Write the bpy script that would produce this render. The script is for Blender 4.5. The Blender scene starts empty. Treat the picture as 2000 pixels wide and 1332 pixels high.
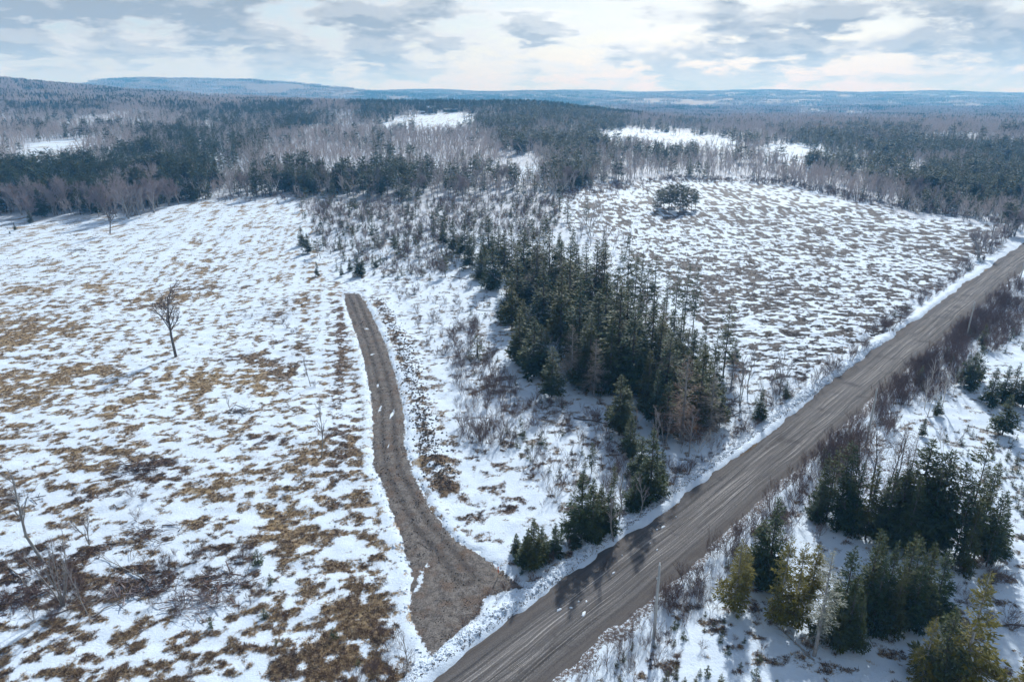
import bpy, math, random
import numpy as np
from mathutils import Vector

# ------------------------------------------------------------------ camera
S = bpy.context.scene
W0, H0, FPX = 2000.0, 1332.0, 1333.0
CAMH = 50.0
PITCH = math.atan(476.0 / FPX)
cd = bpy.data.cameras.new("camera")
cd.sensor_width = 36.0
cd.lens = 24.0
cd.clip_start = 1.0
cd.clip_end = 40000.0
cam = bpy.data.objects.new("camera", cd)
S.collection.objects.link(cam)
cam.location = (0, 0, CAMH)
cam.rotation_euler = (math.pi / 2 - PITCH, 0, 0)
S.camera = cam

# ------------------------------------------------------------------ sky and sun
SUN_AZ, SUN_EL = math.radians(16), math.radians(33)
world = bpy.data.worlds.new("World")
S.world = world
world.use_nodes = True
wn, wl = world.node_tree.nodes, world.node_tree.links
wn.clear()


def N(nt, typ, **kw):
    n = nt.nodes.new(typ)
    for k, v in kw.items():
        if k == "inp":
            for i, val in v.items():
                n.inputs[i].default_value = val
        else:
            setattr(n, k, v)
    return n


def M(nt, op, a, b=None, c=None, clamp=False):
    n = nt.nodes.new("ShaderNodeMath")
    n.operation = op
    n.use_clamp = clamp
    for i, v in enumerate((a, b, c)):
        if v is None:
            continue
        if isinstance(v, (int, float)):
            n.inputs[i].default_value = v
        else:
            nt.links.new(v, n.inputs[i])
    return n.outputs[0]


def RAMP(nt, val, a, b, lo=0.0, hi=1.0):
    n = nt.nodes.new("ShaderNodeMapRange")
    n.interpolation_type = "SMOOTHSTEP"
    nt.links.new(val, n.inputs[0])
    for i, v in ((1, a), (2, b), (3, lo), (4, hi)):
        n.inputs[i].default_value = v
    return n.outputs[0]


def MIX(nt, fac, a, b, mode="MIX"):
    n = nt.nodes.new("ShaderNodeMix")
    n.data_type = "RGBA"
    n.blend_type = mode
    for sock, v in ((n.inputs[0], fac), (n.inputs[6], a), (n.inputs[7], b)):
        if isinstance(v, (int, float)):
            sock.default_value = v
        elif isinstance(v, tuple):
            sock.default_value = v if len(v) == 4 else v + (1,)
        else:
            nt.links.new(v, sock)
    return n.outputs[2]


def NOISE(nt, vec, scale, detail=4.0, rough=0.55, dim="3D", dist=0.0):
    n = nt.nodes.new("ShaderNodeTexNoise")
    n.noise_dimensions = dim
    nt.links.new(vec, n.inputs["Vector"])
    n.inputs["Scale"].default_value = scale
    n.inputs["Detail"].default_value = detail
    n.inputs["Roughness"].default_value = rough
    n.inputs["Distortion"].default_value = dist
    return n.outputs["Fac"]


def VM(nt, op, a, b=None):
    n = nt.nodes.new("ShaderNodeVectorMath")
    n.operation = op
    for i, v in enumerate((a, b)):
        if v is None:
            continue
        if isinstance(v, tuple):
            n.inputs[i].default_value = v
        else:
            nt.links.new(v, n.inputs[i])
    return n.outputs[0]


def build_sky():
    nt = world.node_tree
    tc = N(nt, "ShaderNodeTexCoord")
    d = VM(nt, "NORMALIZE", tc.outputs["Generated"])
    sp = N(nt, "ShaderNodeSeparateXYZ")
    nt.links.new(d, sp.inputs[0])
    zz = M(nt, "MAXIMUM", sp.outputs[2], 0.0)

    def plane(dz, ox=0.0, oy=0.0):
        den = M(nt, "ADD", zz, 0.24 + dz)
        inv = M(nt, "DIVIDE", 1.0, den)
        c = N(nt, "ShaderNodeCombineXYZ")
        nt.links.new(M(nt, "ADD", M(nt, "MULTIPLY", sp.outputs[0], inv), ox), c.inputs[0])
        nt.links.new(M(nt, "ADD", M(nt, "MULTIPLY", sp.outputs[1], inv), oy), c.inputs[1])
        return c.outputs[0]

    def dens(dz):
        p = plane(dz, 23.7, 9.2)
        big = NOISE(nt, p, 0.9, 2.0, 0.5)
        mid = NOISE(nt, p, 3.3, 10.0, 0.60, dist=0.12)
        return M(nt, "ADD", M(nt, "MULTIPLY", big, 0.45), M(nt, "MULTIPLY", mid, 0.62))
    d0 = dens(0.0)
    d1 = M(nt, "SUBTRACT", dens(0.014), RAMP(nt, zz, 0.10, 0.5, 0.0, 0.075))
    d0 = M(nt, "SUBTRACT", d0, RAMP(nt, zz, 0.10, 0.5, 0.0, 0.075))   # cumulus stacks towards the horizon; opened out of view overhead for bluer fill light
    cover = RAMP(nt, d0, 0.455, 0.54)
    thick = RAMP(nt, d0, 0.475, 0.585)
    lit = RAMP(nt, M(nt, "SUBTRACT", d0, d1), -0.06, 0.07)       # lighter where the cloud thins upwards
    shade = M(nt, "SUBTRACT", M(nt, "MULTIPLY", thick, 1.30), M(nt, "MULTIPLY", lit, 0.75), clamp=True)
    # the cloud round the veiled sun is brighter
    sdir = (math.sin(math.radians(4.5)) * math.cos(math.radians(9)), math.cos(math.radians(4.5)) * math.cos(math.radians(9)), math.sin(math.radians(9)))
    dn = N(nt, "ShaderNodeVectorMath", operation="DOT_PRODUCT")
    nt.links.new(d, dn.inputs[0])
    dn.inputs[1].default_value = sdir
    glow = M(nt, "POWER", M(nt, "MAXIMUM", dn.outputs["Value"], 0.0), 70.0)
    ccol = MIX(nt, shade, (0.84, 0.90, 0.94), (0.41, 0.48, 0.55))
    cstr = M(nt, "ADD", 0.74, M(nt, "MULTIPLY", glow, 0.30))
    cvec = VM(nt, "SCALE", ccol)
    nt.links.new(cstr, cvec.node.inputs[3])
    sky = N(nt, "ShaderNodeTexSky", sky_type="NISHITA", sun_disc=False, sun_elevation=SUN_EL, sun_rotation=SUN_AZ,
            altitude=60.0, air_density=1.0, dust_density=1.0, ozone_density=2.0)
    skc = VM(nt, "SCALE", sky.outputs[0])
    skc.node.inputs[3].default_value = 0.085
    veil = MIX(nt, RAMP(nt, zz, 0.0, 0.35, 0.5, 0.05), skc, (0.46, 0.60, 0.74))                  # thin high veil over the blue, reduced in the unseen overhead for bluer fill
    hz = RAMP(nt, zz, 0.0, 0.075, 1.0, 0.0)                        # the far deck closes to a pale band
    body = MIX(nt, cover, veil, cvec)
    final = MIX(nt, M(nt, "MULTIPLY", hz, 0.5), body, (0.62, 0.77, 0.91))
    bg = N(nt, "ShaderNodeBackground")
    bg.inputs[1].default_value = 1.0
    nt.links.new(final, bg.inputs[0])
    out = N(nt, "ShaderNodeOutputWorld")
    nt.links.new(bg.outputs[0], out.inputs[0])


build_sky()
sd = bpy.data.lights.new("sun", "SUN")
sd.energy = 4.3
sd.angle = math.radians(1.6)
sd.color = (0.92, 0.965, 1.0)
sun = bpy.data.objects.new("sun", sd)
S.collection.objects.link(sun)
sv = Vector((math.sin(SUN_AZ) * math.cos(SUN_EL), math.cos(SUN_AZ) * math.cos(SUN_EL), math.sin(SUN_EL)))
sun.rotation_euler = sv.to_track_quat("Z", "Y").to_euler()
sun.location = (60, 200, 150)

S.view_settings.view_transform = "Standard"
S.view_settings.look = "None"
S.view_settings.exposure = 0.2
S.view_settings.gamma = 1.0
S.render.engine = "CYCLES"
S.cycles.use_denoising = True
S.cycles.denoiser = "OPENIMAGEDENOISE"
S.cycles.max_bounces = 6
S.cycles.diffuse_bounces = 3
S.cycles.transmission_bounces = 2
S.cycles.volume_bounces = 1
S.cycles.volume_step_rate = 1.0
S.cycles.use_adaptive_sampling = True
S.cycles.adaptive_threshold = 0.02

# ------------------------------------------------------------------ numeric helpers
RNG = np.random.default_rng(7)


def sm(a, b, x):
    t = np.clip((np.asarray(x, float) - a) / (b - a), 0, 1)
    return t * t * (3 - 2 * t)


def _hash(ix, iy, seed):
    h = (ix.astype(np.int64) * 374761393 + iy.astype(np.int64) * 668265263 + seed * 2147483647) & 0xFFFFFFFF
    h = ((h ^ (h >> 13)) * 1274126177) & 0xFFFFFFFF
    h = h ^ (h >> 16)
    return (h & 0xFFFFFF) / float(0xFFFFFF)


def vnoise(x, y, seed=0):
    x0 = np.floor(x); y0 = np.floor(y)
    fx = x - x0; fy = y - y0
    fx = fx * fx * fx * (fx * (fx * 6 - 15) + 10)
    fy = fy * fy * fy * (fy * (fy * 6 - 15) + 10)
    a = _hash(x0, y0, seed); b = _hash(x0 + 1, y0, seed)
    c = _hash(x0, y0 + 1, seed); d = _hash(x0 + 1, y0 + 1, seed)
    return (a * (1 - fx) + b * fx) * (1 - fy) + (c * (1 - fx) + d * fx) * fy


def fbm(x, y, seed=0, octs=4, gain=0.5):
    x = np.asarray(x, float); y = np.asarray(y, float)
    s = 0; a = 1; t = 0
    ca, sa = math.cos(0.6), math.sin(0.6)
    for o in range(octs):
        s = s + a * vnoise(x, y, seed + o * 17)
        t += a
        a *= gain
        x, y = (ca * x - sa * y) * 2.03 + 11.3, (sa * x + ca * y) * 2.03 + 5.7
    return s / t


CT, ST = math.cos(PITCH), math.sin(PITCH)


def to_px(x, y, z):
    x, y, z = (np.asarray(v, float) for v in (x, y, z))
    zc = np.maximum(y * CT - (z - CAMH) * ST, 1.0)
    yc = y * ST + (z - CAMH) * CT
    return W0 / 2 + FPX * x / zc, H0 / 2 - FPX * yc / zc


# ------------------------------------------------------------------ terrain
FARL = ([-2, -.625, -.595, -.56, -.50, -.40, -.30, -.19, -.10, 0.02, .12, 2],
        [40, 44, 66, 106, 116, 108, 90, 64, 54, 40, 20, 10])
FARR = ([-2, -.30, -.17, -.05, .03, .10, .16, .24, .30, .36, .44, .55, .66, .78, 2],
        [74, 76, 72, 82, 92, 88, 76, 80, 90, 86, 78, 78, 66, 58, 50])
RS = 0.981            # road centre line: x = RS*y + RC
RC = -49.6
RL = math.hypot(1, RS)
RDX, RDY = RS / RL, 1 / RL            # along the road
RNX, RNY = RDY, -RDX                  # to the right of it
RW = 7.7


def road_uv(x, y):
    dx = np.asarray(x, float) - RC
    dy = np.asarray(y, float)
    u = dx * RDX + dy * RDY
    v = dx * RNX + dy * RNY
    return u, v - 0.45 * np.sin(u / 55.0)


def terrain(x, y):
    x = np.asarray(x, float); y = np.asarray(y, float)
    az = x / np.maximum(y, 1.0)
    t = np.clip((y - 185) / 950.0, 0, 1)
    rise = 36 * np.power(t, 1.15)
    wlft = 1 - sm(0.0, 0.27, az)
    lf = 1 - sm(-.36, -.12, az)
    fall = sm(1150, 2300, y) * (1 - lf)
    h = wlft * rise * (1 - .85 * fall) + (1 - wlft) * 9 * sm(300, 800, y) * (1 - sm(1000, 2000, y))
    h = h + 65 * np.exp(-((x + 1500) / 569.0) ** 2 - ((y - 1650) / 560.0) ** 2)
    h = h + (np.interp(az, *FARL) - 0) * np.exp(-((y - 4300) / 650.0) ** 2)
    h = np.maximum(h, np.interp(az, *FARR) * sm(3300, 5900, y) + (fbm(x / 700.0, y / 1200.0, 51, 3) - .35) * 48 * sm(3000, 5000, y))
    h = h + sm(.04, .2, az) * (26 * np.exp(-((y - 2700) / 300.0) ** 2) * fbm(x / 420.0, y / 900.0, 53, 3) + 34 * np.exp(-((y - 4000) / 350.0) ** 2) * fbm(x / 600.0 + 9, y / 900.0, 54, 3))
    far = sm(220, 900, y)
    h = h + far * (fbm(x / 260.0, y / 260.0, 5, 3) - .5) * 7
    h = h + (fbm(x / 30.0, y / 30.0, 9, 3) - .5) * 1.1 * (1 - .6 * far) * sm(3, 9, np.abs(road_uv(x, y)[1]))
    return h


_TS = 20.0 * np.power(1.011, np.arange(560))


def at(px, py):
    """point of the terrain seen at a photograph pixel"""
    cx = (px - W0 / 2) / FPX; cy = -(py - H0 / 2) / FPX
    d = np.array([cx, CT + cy * ST, -ST + cy * CT])

    def hit(ts):
        below = CAMH + d[2] * ts < terrain(d[0] * ts, d[1] * ts)
        k = int(np.argmax(below)) if below.any() else len(ts) - 1
        return max(k, 1)
    k = hit(_TS)
    ts = np.linspace(_TS[k - 1], _TS[k], 60)
    t = ts[hit(ts)]
    return float(d[0] * t), float(d[1] * t)


def height_for(x, y, ytop):
    """height of an upright thing on the ground at (x, y) whose top reaches photograph row ytop"""
    cy = -(ytop - H0 / 2) / FPX
    # yc = cy*zc ;  y*ST + k*CT = cy*(y*CT - k*ST)
    k = (cy * y * CT - y * ST) / (CT + cy * ST)
    return CAMH + k - float(terrain(x, y))


DRIVE_PX = [(667, 574), (690, 640), (708, 695), (724, 770), (727, 840), (727, 905), (747, 945), (764, 1000), (787, 1060),
            (802, 1110), (798, 1160), (800, 1205), (842, 1276), (876, 1246), (935, 1196), (946, 1163), (985, 1150), (1022, 1145),
            (955, 1090), (890, 1052), (848, 1000), (808, 925), (791, 870), (790, 800), (771, 720), (741, 640), (706, 574)]


def flat(px, py):
    cx = (px - W0 / 2) / FPX; cy = -(py - H0 / 2) / FPX
    d = np.array([cx, CT + cy * ST, -ST + cy * CT])
    t = -CAMH / d[2]
    return d[0] * t, d[1] * t


DRIVE = np.array([flat(*p) for p in DRIVE_PX])
BANK = np.array([flat(*p) for p in [(738, 585), (775, 650), (800, 720), (822, 800), (838, 870), (868, 950)]])
BANKL = np.array([flat(*p) for p in [(655, 590), (672, 650), (690, 720), (700, 800), (700, 880)]])


def poly_sdf(x, y, P):
    """signed distance, positive inside"""
    d = np.full(x.shape, 1e9)
    inside = np.zeros(x.shape, bool)
    for i in range(len(P)):
        ax, ay = P[i]; bx, by = P[(i + 1) % len(P)]
        ex, ey = bx - ax, by - ay
        t = np.clip(((x - ax) * ex + (y - ay) * ey) / (ex * ex + ey * ey), 0, 1)
        d = np.minimum(d, np.hypot(x - ax - t * ex, y - ay - t * ey))
        c = (ay > y) != (by > y)
        xi = (bx - ax) * (y - ay) / (by - ay + 1e-12) + ax
        inside ^= c & (x < xi)
    return np.where(inside, d, -d)


def line_dist(x, y, P):
    d = np.full(np.shape(x), 1e9)
    for i in range(len(P) - 1):
        ax, ay = P[i]; bx, by = P[i + 1]
        ex, ey = bx - ax, by - ay
        t = np.clip(((x - ax) * ex + (y - ay) * ey) / (ex * ex + ey * ey), 0, 1)
        d = np.minimum(d, np.hypot(x - ax - t * ex, y - ay - t * ey))
    return d


def drive_sdf(x, y):
    out = np.full(np.shape(x), -50.0)
    m = (x > DRIVE[:, 0].min() - 8) & (x < DRIVE[:, 0].max() + 8) & (y > DRIVE[:, 1].min() - 8) & (y < DRIVE[:, 1].max() + 8)
    if m.any():
        isl = np.minimum(ISL_R + (fbm(x[m] / .9, y[m] / .9, 64, 3) - .5) * 1.6 - np.hypot((x[m] - ISL[0]) / 1.0, (y[m] - ISL[1]) / 1.9), 3)
        out[m] = np.minimum(poly_sdf(x[m], y[m], DRIVE), -isl)
    return out


ISL = flat(822, 1128)
ISL_R = -9.0


# ------------------------------------------------------------------ what grows where (photograph pixels of the ground)
def in_poly(px, py, P):
    px = np.asarray(px, float); py = np.asarray(py, float)
    ins = np.zeros(px.shape, bool)
    for i in range(len(P)):
        ax, ay = P[i]; bx, by = P[(i + 1) % len(P)]
        c = (ay > py) != (by > py)
        ins ^= c & (px < (bx - ax) * (py - ay) / (by - ay + 1e-12) + ax)
    return ins


P_LEFT = [(-2500, 480), (-700, 450), (0, 428), (150, 424), (270, 425), (330, 398), (430, 388), (575, 385), (600, 430), (640, 545), (760, 600), (860, 800), (900, 1000), (900, 1300), (600, 2600), (-2500, 2600)]
P_RIGHT = [(1085, 382), (1190, 360), (1300, 352), (1420, 348), (1540, 360), (1640, 385), (1760, 412), (1880, 432), (1960, 440), (1962, 450), (1900, 500), (1700, 660), (1500, 760), (1450, 720),
           (1380, 640), (1290, 530), (1190, 470), (1095, 430)]
# snow fields beyond the first trees
FIELDS = [[(735, 246), (790, 226), (870, 219), (920, 221), (940, 240), (900, 262), (810, 266)],
          [(1150, 266), (1205, 250), (1300, 256), (1440, 270), (1450, 296), (1320, 292), (1170, 284)],
          [(1490, 282), (1560, 279), (1625, 284), (1625, 316), (1540, 324), (1490, 312)],
          [(20, 318), (60, 280), (150, 270), (200, 276), (120, 312), (40, 336)],
          [(100, 240), (190, 237), (195, 252), (105, 254)],
          [(1160, 212), (1210, 209), (1216, 221), (1165, 222)],
          [(370, 186), (440, 186), (442, 196), (375, 196)],
          [(1635, 217), (1695, 219), (1690, 231), (1635, 230)], [(1445, 224), (1500, 226), (1500, 234), (1445, 233)], [(1560, 216), (1615, 216), (1615, 227), (1560, 228)],
          [(660, 335), (720, 330), (735, 352), (670, 356)], [(820, 318), (860, 314), (870, 330), (825, 334)], [(980, 330), (1060, 322), (1075, 350), (990, 356)], [(395, 300), (430, 296), (440, 318), (400, 322)]]


def open_far(px, py):
    m = np.zeros(np.shape(px), bool)
    for F in FIELDS:
        m |= in_poly(px, py, F)
    return m


# patches of uncovered grass: x, y, radius x, radius y, amount, tone (0 straw, 1 red brown)
PATCH = [(20, 770, 95, 38, .8, .1), (60, 640, 120, 20, .6, .25), (20, 665, 70, 18, .55, .1), (60, 565, 60, 13, .5, .2), (0, 605, 90, 12, .5, .2), (220, 590, 120, 14, .35, .5),
         (200, 540, 28, 26, .35, .15), (190, 565, 30, 12, .5, .1), (330, 580, 80, 14, .5, .3), (420, 560, 80, 9, .4, .7), (400, 742, 72, 22, .75, .0), (520, 740, 58, 34, .75, .0),
         (470, 700, 60, 12, .5, .7), (235, 800, 45, 32, .4, .1), (385, 790, 40, 22, .4, .15), (150, 730, 60, 24, .4, .2), (410, 520, 30, 40, .25, .3), (560, 1030, 75, 36, .6, .1),
         (400, 950, 60, 26, .6, .05), (300, 930, 80, 20, .3, .9), (180, 970, 140, 10, .3, .9), (690, 1205, 60, 45, .75, .15), (660, 1290, 95, 40, .6, .2), (740, 1130, 30, 60, .3, .3),
         (640, 880, 60, 30, .35, .3), (600, 1060, 60, 50, .3, .2), (700, 960, 20, 110, .3, .3), (60, 1130, 120, 45, .45, .9), (300, 1130, 110, 30, .35, .9), (440, 1100, 90, 50, .3, .9),
         (130, 1210, 70, 40, .4, .3), (660, 640, 20, 60, .3, .8), (590, 585, 60, 12, .35, .5), (640, 560, 50, 10, .3, .4), (900, 1000, 60, 20, .3, .8), (880, 960, 60, 18, .35, .6),
         (1010, 985, 60, 14, .3, .9), (560, 700, 50, 50, .15, .7), (120, 1080, 130, 20, .3, 1), (520, 860, 60, 10, .3, 1), (950, 900, 40, 20, .15, .8), (1400, 560, 220, 70, .08, 1.3),
         (1700, 470, 170, 50, .05, 1.3), (450, 1290, 200, 40, .12, .4), (100, 1290, 120, 40, .15, .3), (310, 905, 50, 12, .5, 1), (660, 850, 18, 200, .15, .8), (1290, 1240, 30, 20, .4, .9)]


def density(x, y, z):
    px, py = to_px(x, y, z)
    jx = (fbm(x / 7.0, y / 7.0, 151, 3) - .5) * 90
    jy = (fbm(x / 7.0, y / 7.0, 157, 3) - .5) * 40
    lf = in_poly(px + jx, py + jy, P_LEFT)
    rf = in_poly(px + jx, py + jy, P_RIGHT)
    u, v = road_uv(x, y)
    D = np.full(px.shape, .13)
    T = np.full(px.shape, .6)
    D[lf] = .26; T[lf] = .25
    low = lf & (py > 850)
    D[low] = .33
    D[lf & (py < 480)] = .25
    D[rf] = .48; T[rf] = 1.4
    D = np.where(rf, D + (fbm(x / 24.0, y / 24.0, 161, 3) - .5) * .45, np.where(lf, D + (fbm(x / 17.0, y / 17.0, 163, 3) - .5) * .30, D))
    D[(v > 0) & (y < 400)] = .07
    for (a, b, rx, ry, am, tn) in PATCH:
        g = np.exp(-(((px - a) / rx) ** 2 + ((py - b) / ry) ** 2) ** 1.5)
        D = D + am * g * .72
        k = np.clip(g * 1.5, 0, 1)
        T = T * (1 - k) + tn * k
    # dug soil along the driveway
    nearm = (y < 170) & (np.abs(x) < 70)
    b = np.zeros(px.shape); b[nearm] = np.exp(-(line_dist(x[nearm], y[nearm], BANK) / 1.9) ** 2)
    b2 = np.zeros(px.shape); b2[nearm] = np.exp(-(line_dist(x[nearm], y[nearm], BANKL) / 1.6) ** 2)
    D = D + .24 * b + .14 * b2
    T = T + np.clip(b * .6 + b2 * .4, 0, 1) * np.clip(1 - T, 0, 1)
    # mown lines and wheel tracks in the left field run away from the road
    tr = np.abs(((x + 0.23 * y) / 9.0) % 1.0 - .5)
    D = np.where(lf & (y > 110), D - .16 * (tr > .42) + .09 * (tr < .2) + .11 * np.sin((x + .23 * y) * 2.1), D)
    fo = open_far(px, py)
    D = np.where(fo, .22, D); T = np.where(fo, .2, T)
    return D, T, lf, rf, fo


# ------------------------------------------------------------------ mesh helpers
def new_mesh(name, V, F, mats, mi=None, smooth=False, attrs=None):
    V = np.asarray(V, np.float32).reshape(-1, 3)
    F = np.asarray(F, np.int32)
    k = F.shape[1]
    me = bpy.data.meshes.new(name)
    me.vertices.add(len(V))
    me.vertices.foreach_set("co", V.ravel())
    me.loops.add(F.size)
    me.loops.foreach_set("vertex_index", F.ravel())
    me.polygons.add(len(F))
    me.polygons.foreach_set("loop_start", np.arange(0, F.size, k, dtype=np.int32))
    for m in mats:
        me.materials.append(m)
    if mi is not None:
        me.polygons.foreach_set("material_index", np.asarray(mi, np.int32))
    me.polygons.foreach_set("use_smooth", np.full(len(F), smooth))
    for an, av in (attrs or {}).items():
        a = me.attributes.new(an, "FLOAT", "POINT")
        a.data.foreach_set("value", np.asarray(av, np.float32))
    me.update(calc_edges=True)
    me.validate()
    return me


def link(name, me, parent=None, loc=None, **props):
    o = bpy.data.objects.new(name, me)
    S.collection.objects.link(o)
    if parent is not None:
        o.parent = parent
    if loc is not None:
        o.location = loc
    for k, v in props.items():
        o[k] = v
    return o


def prisms(p0, p1, r0, r1, k=3):
    """many tapered prisms -> verts, quads as two triangles"""
    p0 = np.asarray(p0, float); p1 = np.asarray(p1, float)
    r0 = np.asarray(r0, float)[:, None]; r1 = np.asarray(r1, float)[:, None]
    d = p1 - p0
    d /= np.linalg.norm(d, axis=1, keepdims=True) + 1e-9
    ref = np.where(np.abs(d[:, 2:3]) > .9, np.array([[1., 0, 0]]), np.array([[0, 0, 1.]]))
    a = np.cross(d, ref); a /= np.linalg.norm(a, axis=1, keepdims=True) + 1e-9
    b = np.cross(d, a)
    vs = []
    for P, r in ((p0, r0), (p1, r1)):
        for j in range(k):
            t = 2 * math.pi * j / k
            vs.append(P + r * (a * math.cos(t) + b * math.sin(t)))
    V = np.stack(vs, 1)                      # n, 2k, 3
    n = len(p0)
    f = []
    for j in range(k):
        j2 = (j + 1) % k
        f += [(j, j2, k + j2), (j, k + j2, k + j)]
    F = (np.arange(n)[:, None, None] * 2 * k + np.array(f)[None]).reshape(-1, 3)
    return V.reshape(-1, 3), F


def diamonds(p, d, ln, wd, side):
    """flat leaf-like quads: base, two flanks, tip"""
    V = np.stack([p, p + d * (ln * .45)[:, None] + side * (wd * .5)[:, None], p + d * ln[:, None],
                  p + d * (ln * .45)[:, None] - side * (wd * .5)[:, None]], 1)
    n = len(p)
    F = (np.arange(n)[:, None, None] * 4 + np.array([[0, 1, 2], [0, 2, 3]])[None]).reshape(-1, 3)
    return V.reshape(-1, 3), F


def join(parts):
    V, F, o = [], [], 0
    for v, f in parts:
        V.append(v); F.append(f + o); o += len(v)
    return np.concatenate(V), np.concatenate(F)


def unit(v):
    return v / (np.linalg.norm(v, axis=-1, keepdims=True) + 1e-9)


# ------------------------------------------------------------------ materials
def mat(name):
    m = bpy.data.materials.new(name)
    m.use_nodes = True
    nt = m.node_tree
    nt.nodes.clear()
    out = N(nt, "ShaderNodeOutputMaterial")
    bs = N(nt, "ShaderNodeBsdfPrincipled")
    nt.links.new(bs.outputs[0], out.inputs[0])
    return m, nt, bs, out


def foliage_mat(name, dark, light, warm, trans=.25, warm_amt=.5):
    m, nt, bs, out = mat(name)
    at_ = N(nt, "ShaderNodeAttribute", attribute_name="tint")
    oi = N(nt, "ShaderNodeObjectInfo")
    c = MIX(nt, at_.outputs["Fac"], dark, light)
    c = MIX(nt, M(nt, "MULTIPLY", M(nt, "POWER", oi.outputs["Random"], 2.0), warm_amt), c, warm)
    bs.inputs["Roughness"].default_value = .65
    bs.inputs["Specular IOR Level"].default_value = .25
    nt.links.new(c, bs.inputs["Base Color"])
    tr = N(nt, "ShaderNodeBsdfTranslucent")
    nt.links.new(MIX(nt, .5, c, warm), tr.inputs[0])
    mx = N(nt, "ShaderNodeMixShader")
    mx.inputs[0].default_value = trans
    nt.links.new(bs.outputs[0], mx.inputs[1])
    nt.links.new(tr.outputs[0], mx.inputs[2])
    nt.links.new(mx.outputs[0], out.inputs[0])
    return m


def bark_mat(name, a, b, rnd=None):
    m, nt, bs, out = mat(name)
    g = N(nt, "ShaderNodeTexCoord")
    n = NOISE(nt, g.outputs["Object"], 3.0, 4)
    c = MIX(nt, RAMP(nt, n, .3, .7), a, b)
    if rnd is not None:
        oi = N(nt, "ShaderNodeObjectInfo")
        c = MIX(nt, M(nt, "MULTIPLY", oi.outputs["Random"], .8), c, rnd)
    nt.links.new(c, bs.inputs["Base Color"])
    bs.inputs["Roughness"].default_value = .85
    bs.inputs["Specular IOR Level"].default_value = .2
    return m


M_SPRUCE = foliage_mat("spruce_needles", (.018, .046, .020), (.066, .108, .036), (.12, .115, .028), .22, .6)
M_PINE = foliage_mat("pine_needles", (.026, .052, .024), (.065, .095, .034), (.10, .11, .03), .18, .5)
M_GOLD = foliage_mat("yellow_green_needles", (.10, .105, .022), (.24, .215, .042), (.30, .24, .04), .38, .4)
M_RUST = foliage_mat("rusty_dead_needles", (.13, .065, .040), (.22, .13, .08), (.20, .10, .06), .15, .5)
M_GREYTWIG = foliage_mat("grey_dead_twigs", (.17, .15, .13), (.30, .27, .24), (.26, .19, .14), .05, .5)
M_PALETWIG = foliage_mat("pale_green_grey_twigs", (.20, .22, .18), (.36, .37, .30), (.32, .33, .22), .05, .3)
M_BARK = bark_mat("grey_brown_bark", (.075, .062, .054), (.15, .13, .12))
M_BARK_GREY = bark_mat("pale_grey_bark", (.20, .19, .18), (.36, .34, .32))
M_TWIG = bark_mat("bare_twigs", (.30, .265, .26), (.46, .42, .415), (.30, .23, .225))
M_TWIG_DARK = bark_mat("dark_bare_twigs", (.10, .078, .072), (.17, .13, .12), (.14, .09, .08))
M_BIRCH = bark_mat("birch_bark", (.50, .48, .45), (.68, .66, .62))
M_SHRUB = bark_mat("red_brown_shrub_stems", (.145, .098, .088), (.24, .17, .155), (.15, .11, .095))
M_LARCH = bark_mat("rusty_larch_twigs", (.20, .115, .085), (.30, .185, .14), (.22, .16, .13))
M_FARBARE = bark_mat("grey_mauve_branches", (.47, .415, .40), (.63, .575, .56), (.50, .41, .375))

# ------------------------------------------------------------------ ground
def axis_coords(a, b, fine, lo, hi, g):
    c = list(np.arange(a, b + fine * .5, fine))
    s = fine; x = c[-1]
    while x < hi:
        s *= g; x += s; c.append(x)
    s = fine; x = c[0]; pre = []
    while x > lo:
        s *= g; x -= s; pre.append(x)
    return np.array(pre[::-1] + c)


def ground_z(x, y, D=None, rf=None):
    z = terrain(x, y)
    near = (1 - sm(260, 420, y))
    u, v = road_uv(x, y)
    av = np.abs(v)
    # tussocks and drifts
    bump = (fbm(x / 2.2, y / 2.2, 21, 3) - .5)
    amp = .34 if rf is None else np.where(rf, .55, .34)
    z = z + near * bump * amp * sm(4.2, 7, av)
    # road bed and ploughed banks
    wob = (fbm(u / 2.5, v * 0 + np.sign(v) * 5, 33, 3) - .5) * 1.4 + (fbm(u / 13.0, np.sign(v) * 7, 37, 2) - .5) * 1.5
    half = RW / 2 + wob
    cut = 1 - sm(half - .35, half + .25, av)
    bank = np.exp(-((av - half - 1.15) / .8) ** 2) * (.12 + .75 * fbm(x / 1.1, y / 1.1, 41, 3, .65)) * np.where(v < 0, 1.0, .12)
    ditch = -.35 * np.exp(-((av - half - 4.2) / 1.3) ** 2)
    z = z + near * (bank + ditch) - .45 * cut * (y < 600)
    # driveway bed with its shallow banks
    sdf = drive_sdf(x, y) + (fbm(x / 1.6, y / 1.6, 61, 3) - .5) * 1.5
    z = z - .40 * sm(-.15, .35, sdf) * (sdf > -1)
    z = z + .13 * np.exp(-((sdf + .8) / .5) ** 2) * (sdf > -5) * (sdf < .2)
    nm = (y < 170) & (np.abs(x) < 70)
    b = np.zeros(x.shape)
    b[nm] = np.exp(-(line_dist(x[nm], y[nm], BANK) / 1.7) ** 2)
    z = z + b * (.10 + .7 * fbm(x / 1.1, y / 1.1, 71, 3) * fbm(x / 4., y / 4., 72, 2))
    return z


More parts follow.
